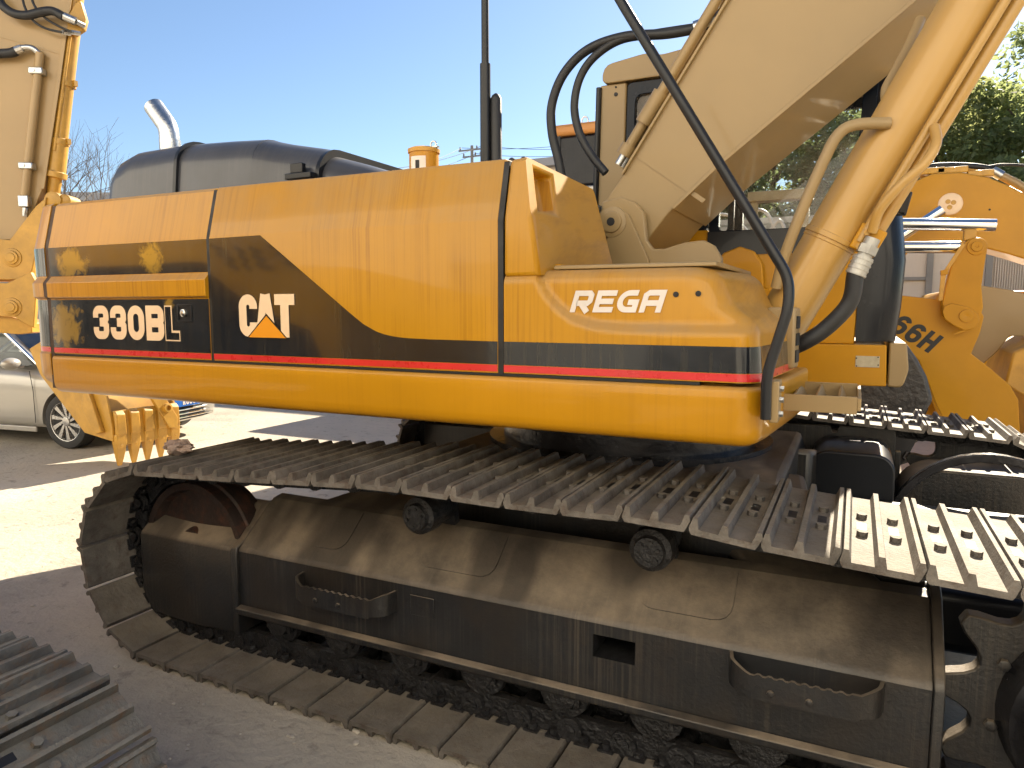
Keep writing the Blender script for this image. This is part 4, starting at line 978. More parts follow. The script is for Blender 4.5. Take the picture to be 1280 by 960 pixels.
for y, nm in ((CN + 0.005, 'rear_window'), (CF - 0.06, 'rear_window')):
    window(y, y + 0.05, round_poly([(-1.312, 2.15), (-0.80, 2.15), (-0.80, 3.04), (-1.300, 3.04)], 0.03), round_poly([(-1.262, 2.22), (-0.84, 2.22), (-0.84, 2.965), (-1.250, 2.965)], 0.05), nm, 'frame_blue')
    window(y, y + 0.05, round_poly([(-0.795, 2.02), (0.02, 2.02), (0.06, 3.04), (-0.795, 3.04)], 0.03), round_poly([(-0.74, 2.14), (-0.05, 2.14), (-0.01, 2.98), (-0.74, 2.98)], 0.03), 'side_window', 'frame_blue')
bm = nb(); prism(bm, [(-1.318, 1.5), (0.0, 1.5), (0.015, 2.018), (-0.798, 2.018), (-0.80, 2.148), (-1.316, 2.148)], CN + 0.004, CN + 0.05); obj('cab_side', bm, 'deep_yellow', cabr, bevel=0.006)
bm = nb(); prism(bm, [(-1.318, 1.5), (0.0, 1.5), (0.015, 2.018), (-0.798, 2.018), (-0.80, 2.148), (-1.316, 2.148)], CF - 0.06, CF - 0.01); obj('cab_side', bm, 'deep_yellow', cabr, bevel=0.006)
bm = nb(); prism(bm, [(-0.8, 2.0), (0.0, 2.0), (0.0, 2.135), (-0.8, 2.135)], CN - 0.004, CN + 0.003); obj('sill_strip', bm, 'black', cabr)
# seat and consoles dimly seen through the glass
bm = nb(); box(bm, -0.95, -0.45, 4.55, 5.05, 1.9, 2.02); box(bm, -1.0, -0.86, 4.55, 5.05, 2.02, 2.62); obj('seat', bm, 'black', cabr, bevel=0.05, seg=3)
# curved black front corner and its post
fc = []
bm = nb(); pl = [(0.005, CN - 0.004), (0.10, CN + 0.002), (0.16, CN + 0.03), (0.20, CN + 0.10)]
rings = []
for z, k in ((1.515, 0.0), (1.7, 0.02), (1.95, 0.03), (2.2, 0.0), (2.29, -0.03)):
    o_ = [(0.005 - 0.0, pl[0][1]), (pl[1][0] + k, pl[1][1]), (pl[2][0] + k, pl[2][1]), (pl[3][0] + k, pl[3][1]), (pl[3][0] + k, CN + 0.5), (0.005, CN + 0.5)]
    rings.append([Vector((x_, y_, z)) for x_, y_ in o_])
loft(bm, rings); obj('front_corner', bm, 'gloss_black', cabr, ang=60)  if 'gloss_black' in M else (M.__setitem__('gloss_black', mat('gloss_black_panel', (0.008, 0.009, 0.013), 0.24, var=0.3, vscale=2, streak=0.4, streakcol=(0.028, 0.030, 0.034), coat=0.08, spec=0.22, wave=0.2)), obj('front_corner', bm, 'gloss_black', cabr, ang=60))
for y in (CN + 0.02, CF - 0.06):
    bm = nb(); loft(bm, [[Vector((x, yy, z)) for x, yy in ((a, y), (a + 0.09, y), (a + 0.09, y + 0.06), (a, y + 0.06))] for a, z in ((0.10, 2.28), (0.055, 2.6), (0.03, 3.05))]); obj('front_post', bm, 'gloss_black', cabr, bevel=0.01)
p = at(1128, 262, CN - 0.05); bm = nb(); box(bm, p.x - 0.05, p.x + 0.015, CN - 0.07, CN - 0.03, p.z - 0.03, p.z - 0.01); box(bm, p.x - 0.01, p.x + 0.03, CN - 0.07, CN - 0.03, p.z - 0.03, p.z + 0.09, Matrix.Rotation(R(12), 3, 'Y')); obj('mirror_bracket', bm, 'black', cabr, bevel=0.006)
# platform edge under the cab, with its plate
pe = cabp([(1000, 478), (1108, 476), (1108, 434), (1000, 432)])
bm = nb(); prism(bm, [(-0.45, pe[0][1])] + [(pe[1][0], pe[0][1]), (pe[2][0], 1.499), (-0.45, 1.499)], CN - 0.03, CF); pf = obj('platform', bm, 'deep_yellow', EX, bevel=0.006)
x2 = at(1131, 470, CN).x
bm = nb(); prism(bm, round_poly([(pe[1][0] + 0.004, pe[0][1]), (x2 - 0.01, pe[0][1] - 0.005), (x2 + 0.015, 1.37), (x2, 1.512), (pe[1][0] + 0.004, 1.512)], [0, 0.05, 0.02, 0.01, 0], 3), CN - 0.034, CF); obj('platform_corner', bm, 'boom', pf, bevel=0.012)
np_ = cabp([(1069, 458), (1099, 457), (1099, 445), (1069, 446)])
bm = nb(); prism(bm, [(np_[0][0], np_[0][1]), (np_[1][0], np_[0][1]), (np_[1][0], np_[2][1]), (np_[0][0], np_[2][1])], CN - 0.034, CN - 0.0305); npl = obj('name_plate', bm, 'plate', pf)
for i in range(4):
    bm = nb(); lathe(bm, (np_[i][0] + (0.006 if i in (0, 3) else -0.006), CN - 0.034, np_[i][1] + (0.005 if i < 2 else -0.005)), (0, -1, 0), [(0, 0.004), (0.002, 0.003)], 8); obj('rivet', bm, 'slot', npl)
bm = nb(); prism_x(bm, [(5.41, 1.45), (5.41, 2.02), (5.34, 2.24), (5.2, 2.26), (5.2, 1.45)], -3.832, -1.5); obj('far_panel', bm, 'yellow_plain', EX, bevel=0.01)

# ================================================================== EXCAVATOR ARM WITH BUCKET AT THE LEFT
EL = thing('excavator', 'excavator arm with ribbed hoses at left edge, its toothed bucket by the silver car', 'excavator', (-7.4, 5.3, 0))
AROT = R(33); AP = at(60, 150, 5.05); AN = Vector((math.sin(AROT), -math.cos(AROT), 0)); AT = Vector((math.cos(AROT), math.sin(AROT), 0))
def atp(u, v, off=0.0):
    """pixel on the arm's own side plane, off metres in front of it"""
    w = ray(u, v); q = AP + AN * off - EYE; return EYE + w * (q.dot(AN) / w.dot(AN))
def aprism(name, pxs, off0, off1, m, parent, bev=0.008):
    bm = nb(); a = [bm.verts.new(atp(u, v, off0)) for u, v in pxs]; b = [bm.verts.new(w.co + AN * (off1 - off0)) for w in a]; n = len(a)
    bm.faces.new(a); bm.faces.new(b[::-1])
    for i in range(n): bm.faces.new((a[i], b[i], b[(i + 1) % n], a[(i + 1) % n]))
    return obj(name, bm, m, parent, bevel=bev)
M['stickp'] = mat('arm_paint', (0.36, 0.235, 0.095), 0.42, var=0.07, vscale=1.0, dust=0.3, coat=0.25, wave=0.1)
def poly(name, pxs, y0, y1, m, parent, bev=0.008, ref=None):
    bm = nb(); prism(bm, xz(pxs, ref if ref else y0), y0, y1); return obj(name, bm, m, parent, bevel=bev)
stick = aprism('stick', [(-120, -60), (86, -60), (87, 0), (72, 110), (53, 236), (40, 268), (14, 300), (-120, 300)], 0.0, -0.34, 'stickp', EL)
aprism('weld_seam', [(-20, 39), (78, 67), (78, 69), (-20, 41)], 0.005, -0.01, 'stickp', stick, 0.002)
aprism('edge_flange', [(81, -60), (88, -60), (89, 0), (74, 110), (55, 236), (50, 236), (69, 110), (84, 0)], 0.012, -0.002, 'stickp', stick, 0.003)
# bucket cylinder on the front of the arm
pa, pb_ = atp(97, -30, -0.12), atp(69, 222, -0.12); d = (pb_ - pa).normalized(); Ln = (pb_ - pa).length
bm = nb(); lathe(bm, pa, d, [(-0.6, 0.085), (Ln * 0.80, 0.085), (Ln * 0.805, 0.096), (Ln * 0.97, 0.098), (Ln * 0.975, 0.115), (Ln, 0.115), (Ln + 0.01, 0.07), (Ln + 0.2, 0.062)], 28); bc = obj('bucket_cylinder', bm, 'gold', EL)
for t in (0.53, 0.82):
    bm = nb(); c = pa + d * Ln * t; lathe(bm, c, d, [(-0.03, 0.09), (-0.028, 0.104), (0.028, 0.104), (0.03, 0.09)], 24); q = c + AT * 0.10 + AN * 0.02; box(bm, q.x - 0.03, q.x + 0.03, q.y - 0.02, q.y + 0.02, q.z - 0.03, q.z + 0.03); obj('cylinder_clamp', bm, 'gold', bc)
a0, a1 = atp(88, 40, -0.03), atp(68, 188, -0.03); bm = nb(); cyl(bm, a0, a1, 0.020, 12); obj('cylinder_pipe', bm, 'gold', bc)
aprism('rod_bracket', [(84, 22), (94, 4), (100, 0), (107, 24), (104, 36), (92, 44), (84, 38)], 0.02, -0.06, 'gold', bc)
c = atp(68, 250, 0.0); bm = nb(); lathe(bm, c + AN * 0.05, -AN, [(0, 0.06), (0.01, 0.085), (0.30, 0.085), (0.31, 0.06)], 24); c2 = atp(80, 250, 0.02); lathe(bm, c2, -AN, [(0, 0.05), (0.01, 0.065), (0.26, 0.065), (0.27, 0.05)], 20); obj('rod_eye', bm, 'gold', EL)
# lever and link with their pins
aprism('lever', [(-90, 290), (12, 300), (44, 258), (58, 246), (48, 300), (40, 338), (34, 348), (10, 350), (-90, 346)], 0.07, 0.01, 'gold', EL)
aprism('bucket_link', [(-90, 348), (8, 354), (38, 340), (46, 356), (42, 410), (30, 404), (18, 396), (-90, 392)], 0.15, 0.08, 'gold', EL)
aprism('bucket_ear', [(-60, 392), (14, 396), (40, 404), (40, 416), (24, 418), (-60, 412)], 0.08, -0.3, 'gold', EL)
aprism('arm_tip', [(-90, 301), (14, 301), (40, 268), (52, 250), (48, 300), (42, 345), (20, 352), (-90, 350)], 0.0, -0.32, 'gold', EL)
for u_, v_, off in ((15, 322, 0.07), (15, 384, 0.15)):
    c = atp(u_, v_, off - 0.001); bm = nb(); lathe(bm, c, AN, [(0, 0.105), (0.012, 0.10), (0.014, 0.075), (0.034, 0.072), (0.036, 0.05), (0.044, 0.045), (0.044, 0.01)], 28); obj('pin_boss', bm, 'gold', EL)
# pipe on the arm's side, its clamps and end fittings
a, b = atp(50, 66, 0.06), atp(31, 245, 0.06); d = (b - a).normalized(); Ra = Matrix.Rotation(AROT, 3, 'Z')
bm = nb(); cyl(bm, a, b, 0.042, 16); ap = obj('arm_pipe', bm, 'stickp', EL)
for t in (0.13, 0.79):
    c = a.lerp(b, t); bm = nb(); box(bm, c.x - 0.075, c.x + 0.065, c.y - 0.055, c.y + 0.05, c.z - 0.035, c.z + 0.035, Ra, c); pc_ = obj('pipe_clamp', bm, 'zinc', ap, bevel=0.01)
    bm = nb(); lathe(bm, c + AN * 0.05 - AT * 0.02, AN, [(0, 0.02), (0.014, 0.018)], 6); obj('bolt', bm, 'zinc', pc_)
bm = nb(); box(bm, b.x - 0.05, b.x + 0.05, b.y - 0.05, b.y + 0.04, b.z - 0.12, b.z + 0.0, Ra, b); cyl(bm, b + Vector((0, 0, -0.12)), b + Vector((-0.02, 0, -0.22)), 0.032, 8); obj('pipe_valve', bm, 'zinc', ap, bevel=0.006)
bm = nb(); tube(bm, catmull([atp(16, 65, 0.09), atp(27, 60, 0.09), atp(40, 60, 0.08), atp(50, 68, 0.06)], 5), 0.03, 12, True); cyl(bm, atp(18, 64, 0.09), atp(28, 60, 0.09), 0.042, 10); obj('pipe_elbow', bm, 'zinc', ap)
def ribbed(pxs, off, r, name):
    P_ = catmull([atp(u, v, off) for u, v in pxs], 10); bm = nb()
    tube(bm, P_, r, 12)
    for p, q in zip(P_, P_[1:]):
        n = max(1, round((q - p).length / 0.034))
        for k in range(n):
            c = p.lerp(q, k / n); dd = (q - p).normalized(); tube(bm, [c - dd * 0.009, c + dd * 0.009], r * 1.32, 12)
    return obj(name, bm, 'rubber', EL, ang=50)
ribbed([(-60, -60), (-8, -8), (4, 8), (18, 17), (34, 19), (52, 15), (66, 14), (80, 21)], 0.14, 0.034, 'ribbed_hose')
ribbed([(-60, 70), (0, 67), (14, 66), (20, 64)], 0.09, 0.036, 'ribbed_hose')
bm = nb(); cyl(bm, atp(79, 20, 0.13), atp(95, 27, 0.1), 0.045, 12); cyl(bm, atp(95, 27, 0.1), atp(105, 32, 0.02), 0.028, 10); obj('hose_fitting', bm, 'zinc', EL)
for pxs in ([(26, -20), (30, 6), (40, 24), (56, 35), (80, 41)], [(36, -20), (42, 5), (56, 22), (74, 33), (92, 41)]):
    bm = nb(); tube(bm, catmull([atp(u, v, 0.11) for u, v in pxs], 8), 0.013, 8); hs = obj('thin_hose', bm, 'rubber', EL, ang=60)
    e = pxs[-1]; bm = nb(); cyl(bm, atp(e[0] - 3, e[1] - 1, 0.11), atp(e[0] + 8, e[1] + 1, 0.05), 0.024, 8); obj('hose_fitting', bm, 'zinc', hs)
# bucket
B0, B1 = 4.80, 5.60
shell = [(-6.93, 0.27), (-6.955, 0.42), (-7.02, 0.72), (-7.16, 1.02), (-7.42, 1.28), (-7.75, 1.40), (-8.05, 1.36), (-8.25, 1.2)]
bm = nb(); inner = [(x - 0.04 * (1 if z < 1.0 else 0.5), z - (0.0 if z < 1.0 else 0.035)) for x, z in shell][::-1]
prism(bm, shell + inner, B0 + 0.02, B1 - 0.02); bk = obj('bucket', bm, 'gold', EL, bevel=0.006)
for y0, y1 in ((B0, B0 + 0.03), (B1 - 0.03, B1)):
    bm = nb(); prism(bm, [(-6.945, 0.30), (-6.94, 0.45), (-7.0, 0.75), (-7.14, 1.06), (-7.42, 1.32), (-7.75, 1.44), (-8.27, 1.24), (-8.1, 0.95), (-7.4, 0.36)], y0, y1); obj('side_plate', bm, 'gold', bk, bevel=0.005)
bm = nb(); prism(bm, [(-7.27, 0.92), (-7.05, 0.40), (-7.15, 0.37), (-7.36, 0.64)], B0 - 0.05, B0 - 0.002); sc = obj('side_cutter', bm, 'gold', bk, bevel=0.01)
bm = nb(); prism(bm, [(-6.90, 0.25), (-6.93, 0.62), (-6.965, 0.62), (-6.965, 0.25)], B0 + 0.03, B1 - 0.03); obj('lip_plate', bm, 'gold', bk, bevel=0.005)
for k in range(5):
    y = B0 + 0.07 + k * (B1 - B0 - 0.14) / 4
    bm = nb(); loft(bm, [[Vector((x + s_, y + w * t_, z)) for s_, t_ in ((0.0, -1), (0.045, -1), (0.045, 1), (0.0, 1))] for x, z, w in ((-6.965, 0.62, 0.046), (-6.932, 0.58, 0.050), (-6.926, 0.38, 0.054), (-6.935, 0.36, 0.052))]); obj('tooth_adapter', bm, 'gold', bk, bevel=0.008)
    bm = nb(); loft(bm, [[Vector((x + s_ * th, y + w * t_, z)) for s_, t_ in ((-1, -1), (1, -1), (1, 1), (-1, 1))] for x, z, w, th in ((-6.935, 0.37, 0.060, 0.044), (-6.938, 0.27, 0.058, 0.042), (-6.945, 0.16, 0.044, 0.030), (-6.955, 0.03, 0.024, 0.010))]); th_ = obj('tooth', bm, 'gold', bk, bevel=0.008)
    bm = nb(); lathe(bm, (-6.868, y - 0.02, 0.255), (1, 0, 0), [(0, 0.014), (0.01, 0.012)], 8); obj('tooth_pin', bm, 'gold', th_)
# strap with two lifting eyes across the bucket's back
bm = nb(); 
st_ = [(5.12, 0.98), (5.26, 1.0), (5.54, 0.46), (5.52, 0.34), (5.42, 0.36)]
bx = lambda y, z: -6.90 - 0.14 * max(0, z - 0.45)
loft(bm, [[Vector((bx(y, z) + o_, y, z)) for y, z in st_] for o_ in (0.0, 0.045)]); ws = obj('wear_strap', bm, 'gold', bk, bevel=0.006)
for y, z in ((5.31, 0.78), (5.41, 0.58)):
    bm = nb(); lathe(bm, (bx(y, z) + 0.03, y, z), (1, 0, 0.12), [(0, 0.055), (0.05, 0.05), (0.052, 0.03), (0.02, 0.028)], 18); obj('lifting_eye', bm, 'gold', ws)

# ================================================================== NEIGHBOURING EXCAVATOR (only the end of its track shows, bottom left)
EN = thing('excavator', 'excavator whose rust-marked ridged track shoes fill the bottom left corner', 'excavator', (-3.3, -0.22, 0))
NT = [(-4.4, 0.785), (-4.0, 0.80), (-3.3, 0.81), (-2.6, 0.80), (-2.2, 0.785)]
for yc2 in (0.81, -1.25):
    build_track(EN, -4.75, -1.80, yc2, NT, zc=0.405, r=0.370, n=50, shoe=SHOE_R, link=LINK_S)
    bm = nb(); prism_x(bm, [(yc2 - 0.12, 0.2), (yc2 - 0.12, 0.42), (yc2 - 0.08, 0.56), (yc2 + 0.08, 0.56), (yc2 + 0.12, 0.42), (yc2 + 0.12, 0.2)], -4.5, -2.1); obj('track_frame', bm, 'frame', EN, bevel=0.02)
    for x in (-4.75, -1.80):
        bm = nb(); lathe(bm, (x, yc2, 0.405), (0, 1, 0), [(-0.08, 0.08), (-0.08, 0.25), (-0.03, 0.29), (0.03, 0.29), (0.08, 0.25), (0.08, 0.08)], 30); obj('idler', bm, M['idler'], EN)
bm = nb(); prism_x(bm, [(-1.35, 1.05), (0.80, 1.05), (0.83, 1.12), (0.83, 2.22), (0.77, 2.36), (-1.35, 2.4)], -6.2, -3.15); nbody = obj('body', bm, 'yellow', EN, bevel=0.03)
bm = nb(); prism(bm, [(-6.18, 1.2), (-3.2, 1.2), (-3.4, 1.54), (-4.1, 1.80), (-4.4, 2.0), (-6.18, 2.0)], 0.827, 0.8335); obj('black_panel', bm, 'decal', nbody)
for r_ in range(3):
    for k in range(4):
        bm = nb(); x = -4.32 + k * 0.19 + r_ * 0.05; z = 2.135 - r_ * 0.065 - k * 0.012; box(bm, x, x + 0.15, 0.824, 0.834, z, z + 0.032, Matrix.Rotation(R(24), 3, 'Y')); obj('vent_slot', bm, 'slot', nbody)
bm = nb(); lathe(bm, (-3.3, -0.22, 0.7), (0, 0, 1), [(0, 0.5), (0.36, 0.5)], 30); box(bm, -3.9, -2.7, -1.1, 0.66, 0.35, 0.71); obj('centre_frame', bm, 'frame', EN)

# ================================================================== SILVER CAR
CAR = thing('car', 'silver sedan with blue number plate, parked behind the excavator bucket', 'car', (0, 0, 0))
ca = R(8); wheel_w = Vector((-8.50, 5.36, 0))
Rz = Matrix.Rotation(ca, 3, 'Z')
ORG = wheel_w - Rz @ Vector((1.38, -0.82, 0))
CAR.location = ORG; WP[CAR] = ORG
def cobj(name, bm, m, parent=CAR, ang=40, bevel=0.0, seg=2):
    for v in bm.verts: v.co = ORG + Rz @ v.co
    return obj(name, bm, m, parent, ang, bevel, seg)
secs = [(2.28, 0.52, 0.30, 0.62), (2.24, 0.68, 0.24, 0.70), (2.10, 0.80, 0.20, 0.78), (1.85, 0.875, 0.19, 0.85), (1.38, 0.90, 0.19, 0.93), (0.9, 0.905, 0.19, 0.985), (0.3, 0.905, 0.19, 1.0), (-0.9, 0.905, 0.19, 1.01), (-1.6, 0.895, 0.20, 1.03), (-2.1, 0.85, 0.24, 1.03), (-2.36, 0.70, 0.36, 0.95)]
bm = nb(); rings = []
for x, w, zb, zt in secs:
    h = zt - zb
    half = [(0.0, zt + 0.02), (0.45 * w, zt + 0.015), (0.78 * w, zt - 0.015), (0.93 * w, zt - 0.07), (0.985 * w, zt - 0.20 * h), (1.0 * w, zt - 0.38 * h), (0.985 * w, zb + 0.30 * h), (0.99 * w, zb + 0.12 * h), (0.95 * w, zb)]
    rings.append([Vector((x, y, z)) for y, z in half] + [Vector((x, -y, z)) for y, z in half[:0:-1]])
loft(bm, rings)
body = cobj('body', bm, 'car', ang=35)
sub = body.modifiers.new('round', 'SUBSURF'); sub.levels = 1; sub.render_levels = 2
# wheel arches really cut into the body
cut_bm = nb()
for wx in (1.38, -1.36):
    cyl(cut_bm, (wx, -1.2, 0.335), (wx, -0.62, 0.335), 0.375, 40); cyl(cut_bm, (wx, 0.62, 0.335), (wx, 1.2, 0.335), 0.375, 40)
cut = cobj('cutter', cut_bm, 'black', CAR, 0)
bo = body.modifiers.new('cut', 'BOOLEAN'); bo.object = cut; bo.operation = 'DIFFERENCE'; bo.solver = 'EXACT'
bpy.context.view_layer.update()
dg = bpy.context.evaluated_depsgraph_get()
me = bpy.data.meshes.new_from_object(body.evaluated_get(dg)); body.modifiers.clear(); body.data = me; smooth(me, 40)
bpy.data.objects.remove(cut)
# greenhouse
bm = nb(); G0 = [(0.95, 0.80, 0.985), (0.15, 0.62, 1.40), (-0.3, 0.61, 1.445), (-1.0, 0.61, 1.42), (-1.9, 0.72, 1.03)]
rings = []
for x, w, z in G0:
    rings.append([Vector((x, y, z)) for y in (-w, -w * 0.8, 0, w * 0.8, w)])
top = [[bm.verts.new(p + Vector((0, 0, 0.02 if abs(p.y) < 0.9 * abs(r[0].y) else 0))) for p in r] for r in rings]
for a, b in zip(top, top[1:]):
    for k in range(4): bm.faces.new((a[k], a[k + 1], b[k + 1], b[k]))
cobj('roof', bm, 'car', ang=50)
for s in (-1, 1):
    bm = nb(); bm.faces.new([bm.verts.new(p) for p in ((0.86, s * 0.84, 0.985), (0.14, s * 0.655, 1.37), (-0.3, s * 0.645, 1.41), (-0.98, s * 0.645, 1.385), (-1.75, s * 0.80, 1.02))]); cobj('side_glass', bm, 'car_glass', ang=0)
    bm = nb(); tube(bm, [(0.96, s * 0.84, 0.985), (0.15, s * 0.64, 1.39), (-0.3, s * 0.63, 1.43), (-1.0, s * 0.63, 1.41), (-1.85, s * 0.78, 1.03)], 0.022, 8); cobj('roof_rail', bm, 'chrome')
    bm = nb(); bmesh.ops.create_uvsphere(bm, u_segments=16, v_segments=10, radius=1)
    for v in bm.verts: v.co = Vector((0.70 + v.co.x * 0.08, s * (1.00 + v.co.y * 0.12), 1.02 + v.co.z * 0.075))
    box(bm, 0.69, 0.74, min(s * 0.86, s * 0.94), max(s * 0.86, s * 0.94), 0.965, 0.99); cobj('mirror', bm, 'car')
    bm = nb(); tube(bm, [(0.92, s * 0.912, 0.30), (0.915, s * 0.913, 0.7), (0.86, s * 0.90, 0.93)], 0.004, 6); tube(bm, [(-0.25, s * 0.912, 0.30), (-0.25, s * 0.913, 0.7), (-0.22, s * 0.90, 0.93)], 0.004, 6); cobj('door_seam', bm, 'slot')
    bm = nb(); box(bm, -0.95, 0.92, min(s * 0.89, s * 0.915), max(s * 0.89, s * 0.915), 0.185, 0.25); cobj('side_skirt', bm, 'car', bevel=0.01)
    bm = nb(); loft(bm, [[Vector((x, s * y, z)) for y, z in ((w0, z0), (w1, z0), (w1, z1), (w0, z1))] for x, w0, w1, z0, z1 in ((2.19, 0.44, 0.62, 0.64, 0.72), (2.06, 0.55, 0.80, 0.66, 0.79), (1.85, 0.72, 0.872, 0.70, 0.80))]); cobj('headlight', bm, 'car_glass', bevel=0.01)
bm = nb(); bm.faces.new([bm.verts.new(p) for p in ((0.93, -0.76, 1.0), (0.93, 0.76, 1.0), (0.17, 0.58, 1.425), (0.17, -0.58, 1.425))]); cobj('windscreen', bm, 'car_glass', ang=0)
# front: grille bars, lower bars and number plate
for z, w in ((0.62, 0.46), (0.575, 0.46)):
    bm = nb(); tube(bm, [(2.20, -w - 0.15, z), (2.285, -w * 0.6, z), (2.30, 0, z), (2.285, w * 0.6, z), (2.20, w + 0.15, z)], 0.012, 8); cobj('grille_bar', bm, 'chrome')
bm = nb(); loft(bm, [[Vector((2.20, -0.66, z0)), Vector((2.285, -0.35, z0)), Vector((2.295, 0, z0)), Vector((2.285, 0.35, z0)), Vector((2.20, 0.66, z0)), Vector((2.1, 0.6, z0)), Vector((2.1, -0.6, z0))] for z0 in (0.27, 0.43)]); cobj('air_intake', bm, 'slot')
for z in (0.30, 0.345, 0.395):
    bm = nb(); tube(bm, [(2.12, -0.76, z + 0.02), (2.235, -0.60, z), (2.29, -0.35, z), (2.305, 0, z), (2.29, 0.35, z), (2.235, 0.60, z), (2.12, 0.76, z + 0.02)], 0.011, 8); cobj('intake_bar', bm, 'chrome')
bm = nb(); box(bm, 2.312, 2.322, -0.16, 0.28, 0.44, 0.58); npc = cobj('number_plate', bm, 'plate_blue', bevel=0.003)
yy = 0.205
def plate_letter(ch, y0, w):
    bm = nb(); k = 0.10
    strokes(bm, ch, w / k, 0.17, lambda x, z, d: ORG + Rz @ Vector((2.3225 + d, y0 + x * k, 0.46 + z * k)), 0.0008, 0.001); obj('letter', bm, 'white_letter', npc, ang=0)
y = -0.02
for ch in 'K0U68': plate_letter(ch, y, 0.045); y += 0.058
# wheels
for wx in (1.38, -1.36):
    for s in (-1, 1):
        yw = s * 0.81; bm = nb(); lathe(bm, (wx, yw, 0.333), (0, s, 0), [(-0.11, 0.22), (-0.108, 0.30), (-0.085, 0.330), (0.07, 0.332), (0.088, 0.318), (0.092, 0.27), (0.085, 0.238), (0.06, 0.235), (0.05, 0.22)], 48); tr_ = cobj('wheel', bm, 'tyre')
        bm = nb(); lathe(bm, (wx, yw, 0.333), (0, s, 0), [(-0.02, 0.225), (0.04, 0.225), (0.045, 0.05), (0.0, 0.05)], 36); cobj('wheel_disc', bm, 'slot', tr_)
        bm = nb(); rr_ = [];
        lathe(bm, (wx, yw, 0.333), (0, s, 0), [(0.03, 0.222), (0.088, 0.232), (0.090, 0.238), (0.03, 0.24)], 48)
        for k in range(10):
            a = 2 * PI * k / 10; tw = 0.42
            q = lambda r, a_, o_: Vector((wx + r * math.cos(a_), yw + s * o_, 0.333 + r * math.sin(a_)))
            v = [q(0.045, a - 0.28, 0.075), q(0.045, a + 0.28, 0.075), q(0.225, a + tw + 0.12, 0.082), q(0.225, a + tw - 0.12, 0.082)]
            w_ = [p - Vector((0, s * 0.03, 0)) for p in v]; loft(bm, [v, w_])
        lathe(bm, (wx, yw, 0.333), (0, s, 0), [(0.05, 0.06), (0.088, 0.055), (0.092, 0.03)], 20); cobj('rim', bm, 'rim', tr_)

# ================================================================== WHEEL LOADER 966H
WL = thing('wheel_loader', 'yellow wheel loader lettered 66H, right of the cab', 'loader', (0.6, 6.9, 0))
LY = 7.4
arm = poly('lift_arm', [(1040, 362), (1134, 370), (1178, 375), (1208, 377), (1222, 380), (1230, 396), (1225, 416), (1214, 442), (1240, 462), (1263, 482), (1273, 500), (1276, 560), (1195, 560), (1168, 500), (1160, 478), (1148, 450), (1120, 424), (1040, 380)], LY, LY + 0.10, 'deep_yellow', WL)
lev = poly('bellcrank', [(1178, 378), (1184, 350), (1190, 328), (1203, 306), (1212, 298), (1222, 296), (1231, 301), (1234, 312), (1230, 335), (1227, 358), (1229, 384), (1224, 402), (1200, 408), (1180, 396)], LY - 0.12, LY - 0.004, 'deep_yellow', WL)
poly('stop_plate', [(1176, 338), (1185, 336), (1185, 343), (1176, 344)], LY - 0.16, LY - 0.11, 'deep_yellow', WL, 0.003)
poly('side_rail', [(1176, 344), (1203, 303), (1207, 306), (1183, 342), (1178, 376), (1173, 376)], LY - 0.14, LY - 0.12, 'gold', WL, 0.003)
def boss(u, v, y, radii, name, par, m='deep_yellow'):
    c = at(u, v, y); bm = nb(); lathe(bm, (c.x, y + 0.001, c.z), (0, -1, 0), radii, 28); return obj(name, bm, m, par)
boss(1221, 308, LY - 0.12, [(0, 0.075), (0.012, 0.072), (0.014, 0.045), (0.03, 0.042), (0.03, 0.012), (0.026, 0.01), (0.026, 0.003)], 'pin_boss', lev)
ob = poly('pin_plate', [(1178, 390), (1181, 382), (1190, 379), (1212, 384), (1222, 392), (1224, 402), (1218, 411), (1206, 413), (1192, 407), (1181, 399)], LY - 0.14, LY - 0.121, 'deep_yellow', lev, 0.006)
boss(1208, 395, LY - 0.14, [(0, 0.056), (0.014, 0.053), (0.016, 0.02), (0.012, 0.006)], 'pin_boss', ob)
poly('weld_bar', [(1192, 417), (1222, 406), (1223, 408), (1193, 419)], LY - 0.125, LY - 0.112, 'deep_yellow', lev, 0.002)
for (ua, va), (ub, vb), r_, nm in (((1090, 279.5), (1245, 281.5), 0.052, 'chrome_rod'), ((1100, 309), (1200, 309), 0.052, 'chrome_rod')):
    a, b = at(ua, va, LY - 0.05), at(ub, vb, LY - 0.05); bm = nb(); cyl(bm, a, b, r_, 28); obj(nm, bm, 'chrome', WL)
a = at(1212, 291, LY - 0.05); bm = nb(); box(bm, a.x - 0.045, a.x + 0.045, LY - 0.1, LY + 0.0, a.z - 0.07, a.z + 0.03); obj('rod_foot', bm, 'gold', WL, bevel=0.008)
# lettering along the sloping arm
p0 = at(1105, 401, LY); dr = (at(1165, 431, LY) - at(1118, 404, LY)); dr.y = 0; dr.normalize(); upv = Vector((-dr.z, 0, dr.x)); hh = 0.185
cur = 0.0; start = at(1092, 402, LY)
for ch in '966H':
    bm = nb(); w = 0.118
    strokes(bm, ch, w / hh, 0.21, lambda x, z, d: Vector((start.x, LY - d, start.z)) + dr * (cur + (x + 0.12 * z) * hh) + upv * z * hh, 0.002, 0.001)
    obj('letter', bm, 'black', arm, ang=0); cur += w + 0.02
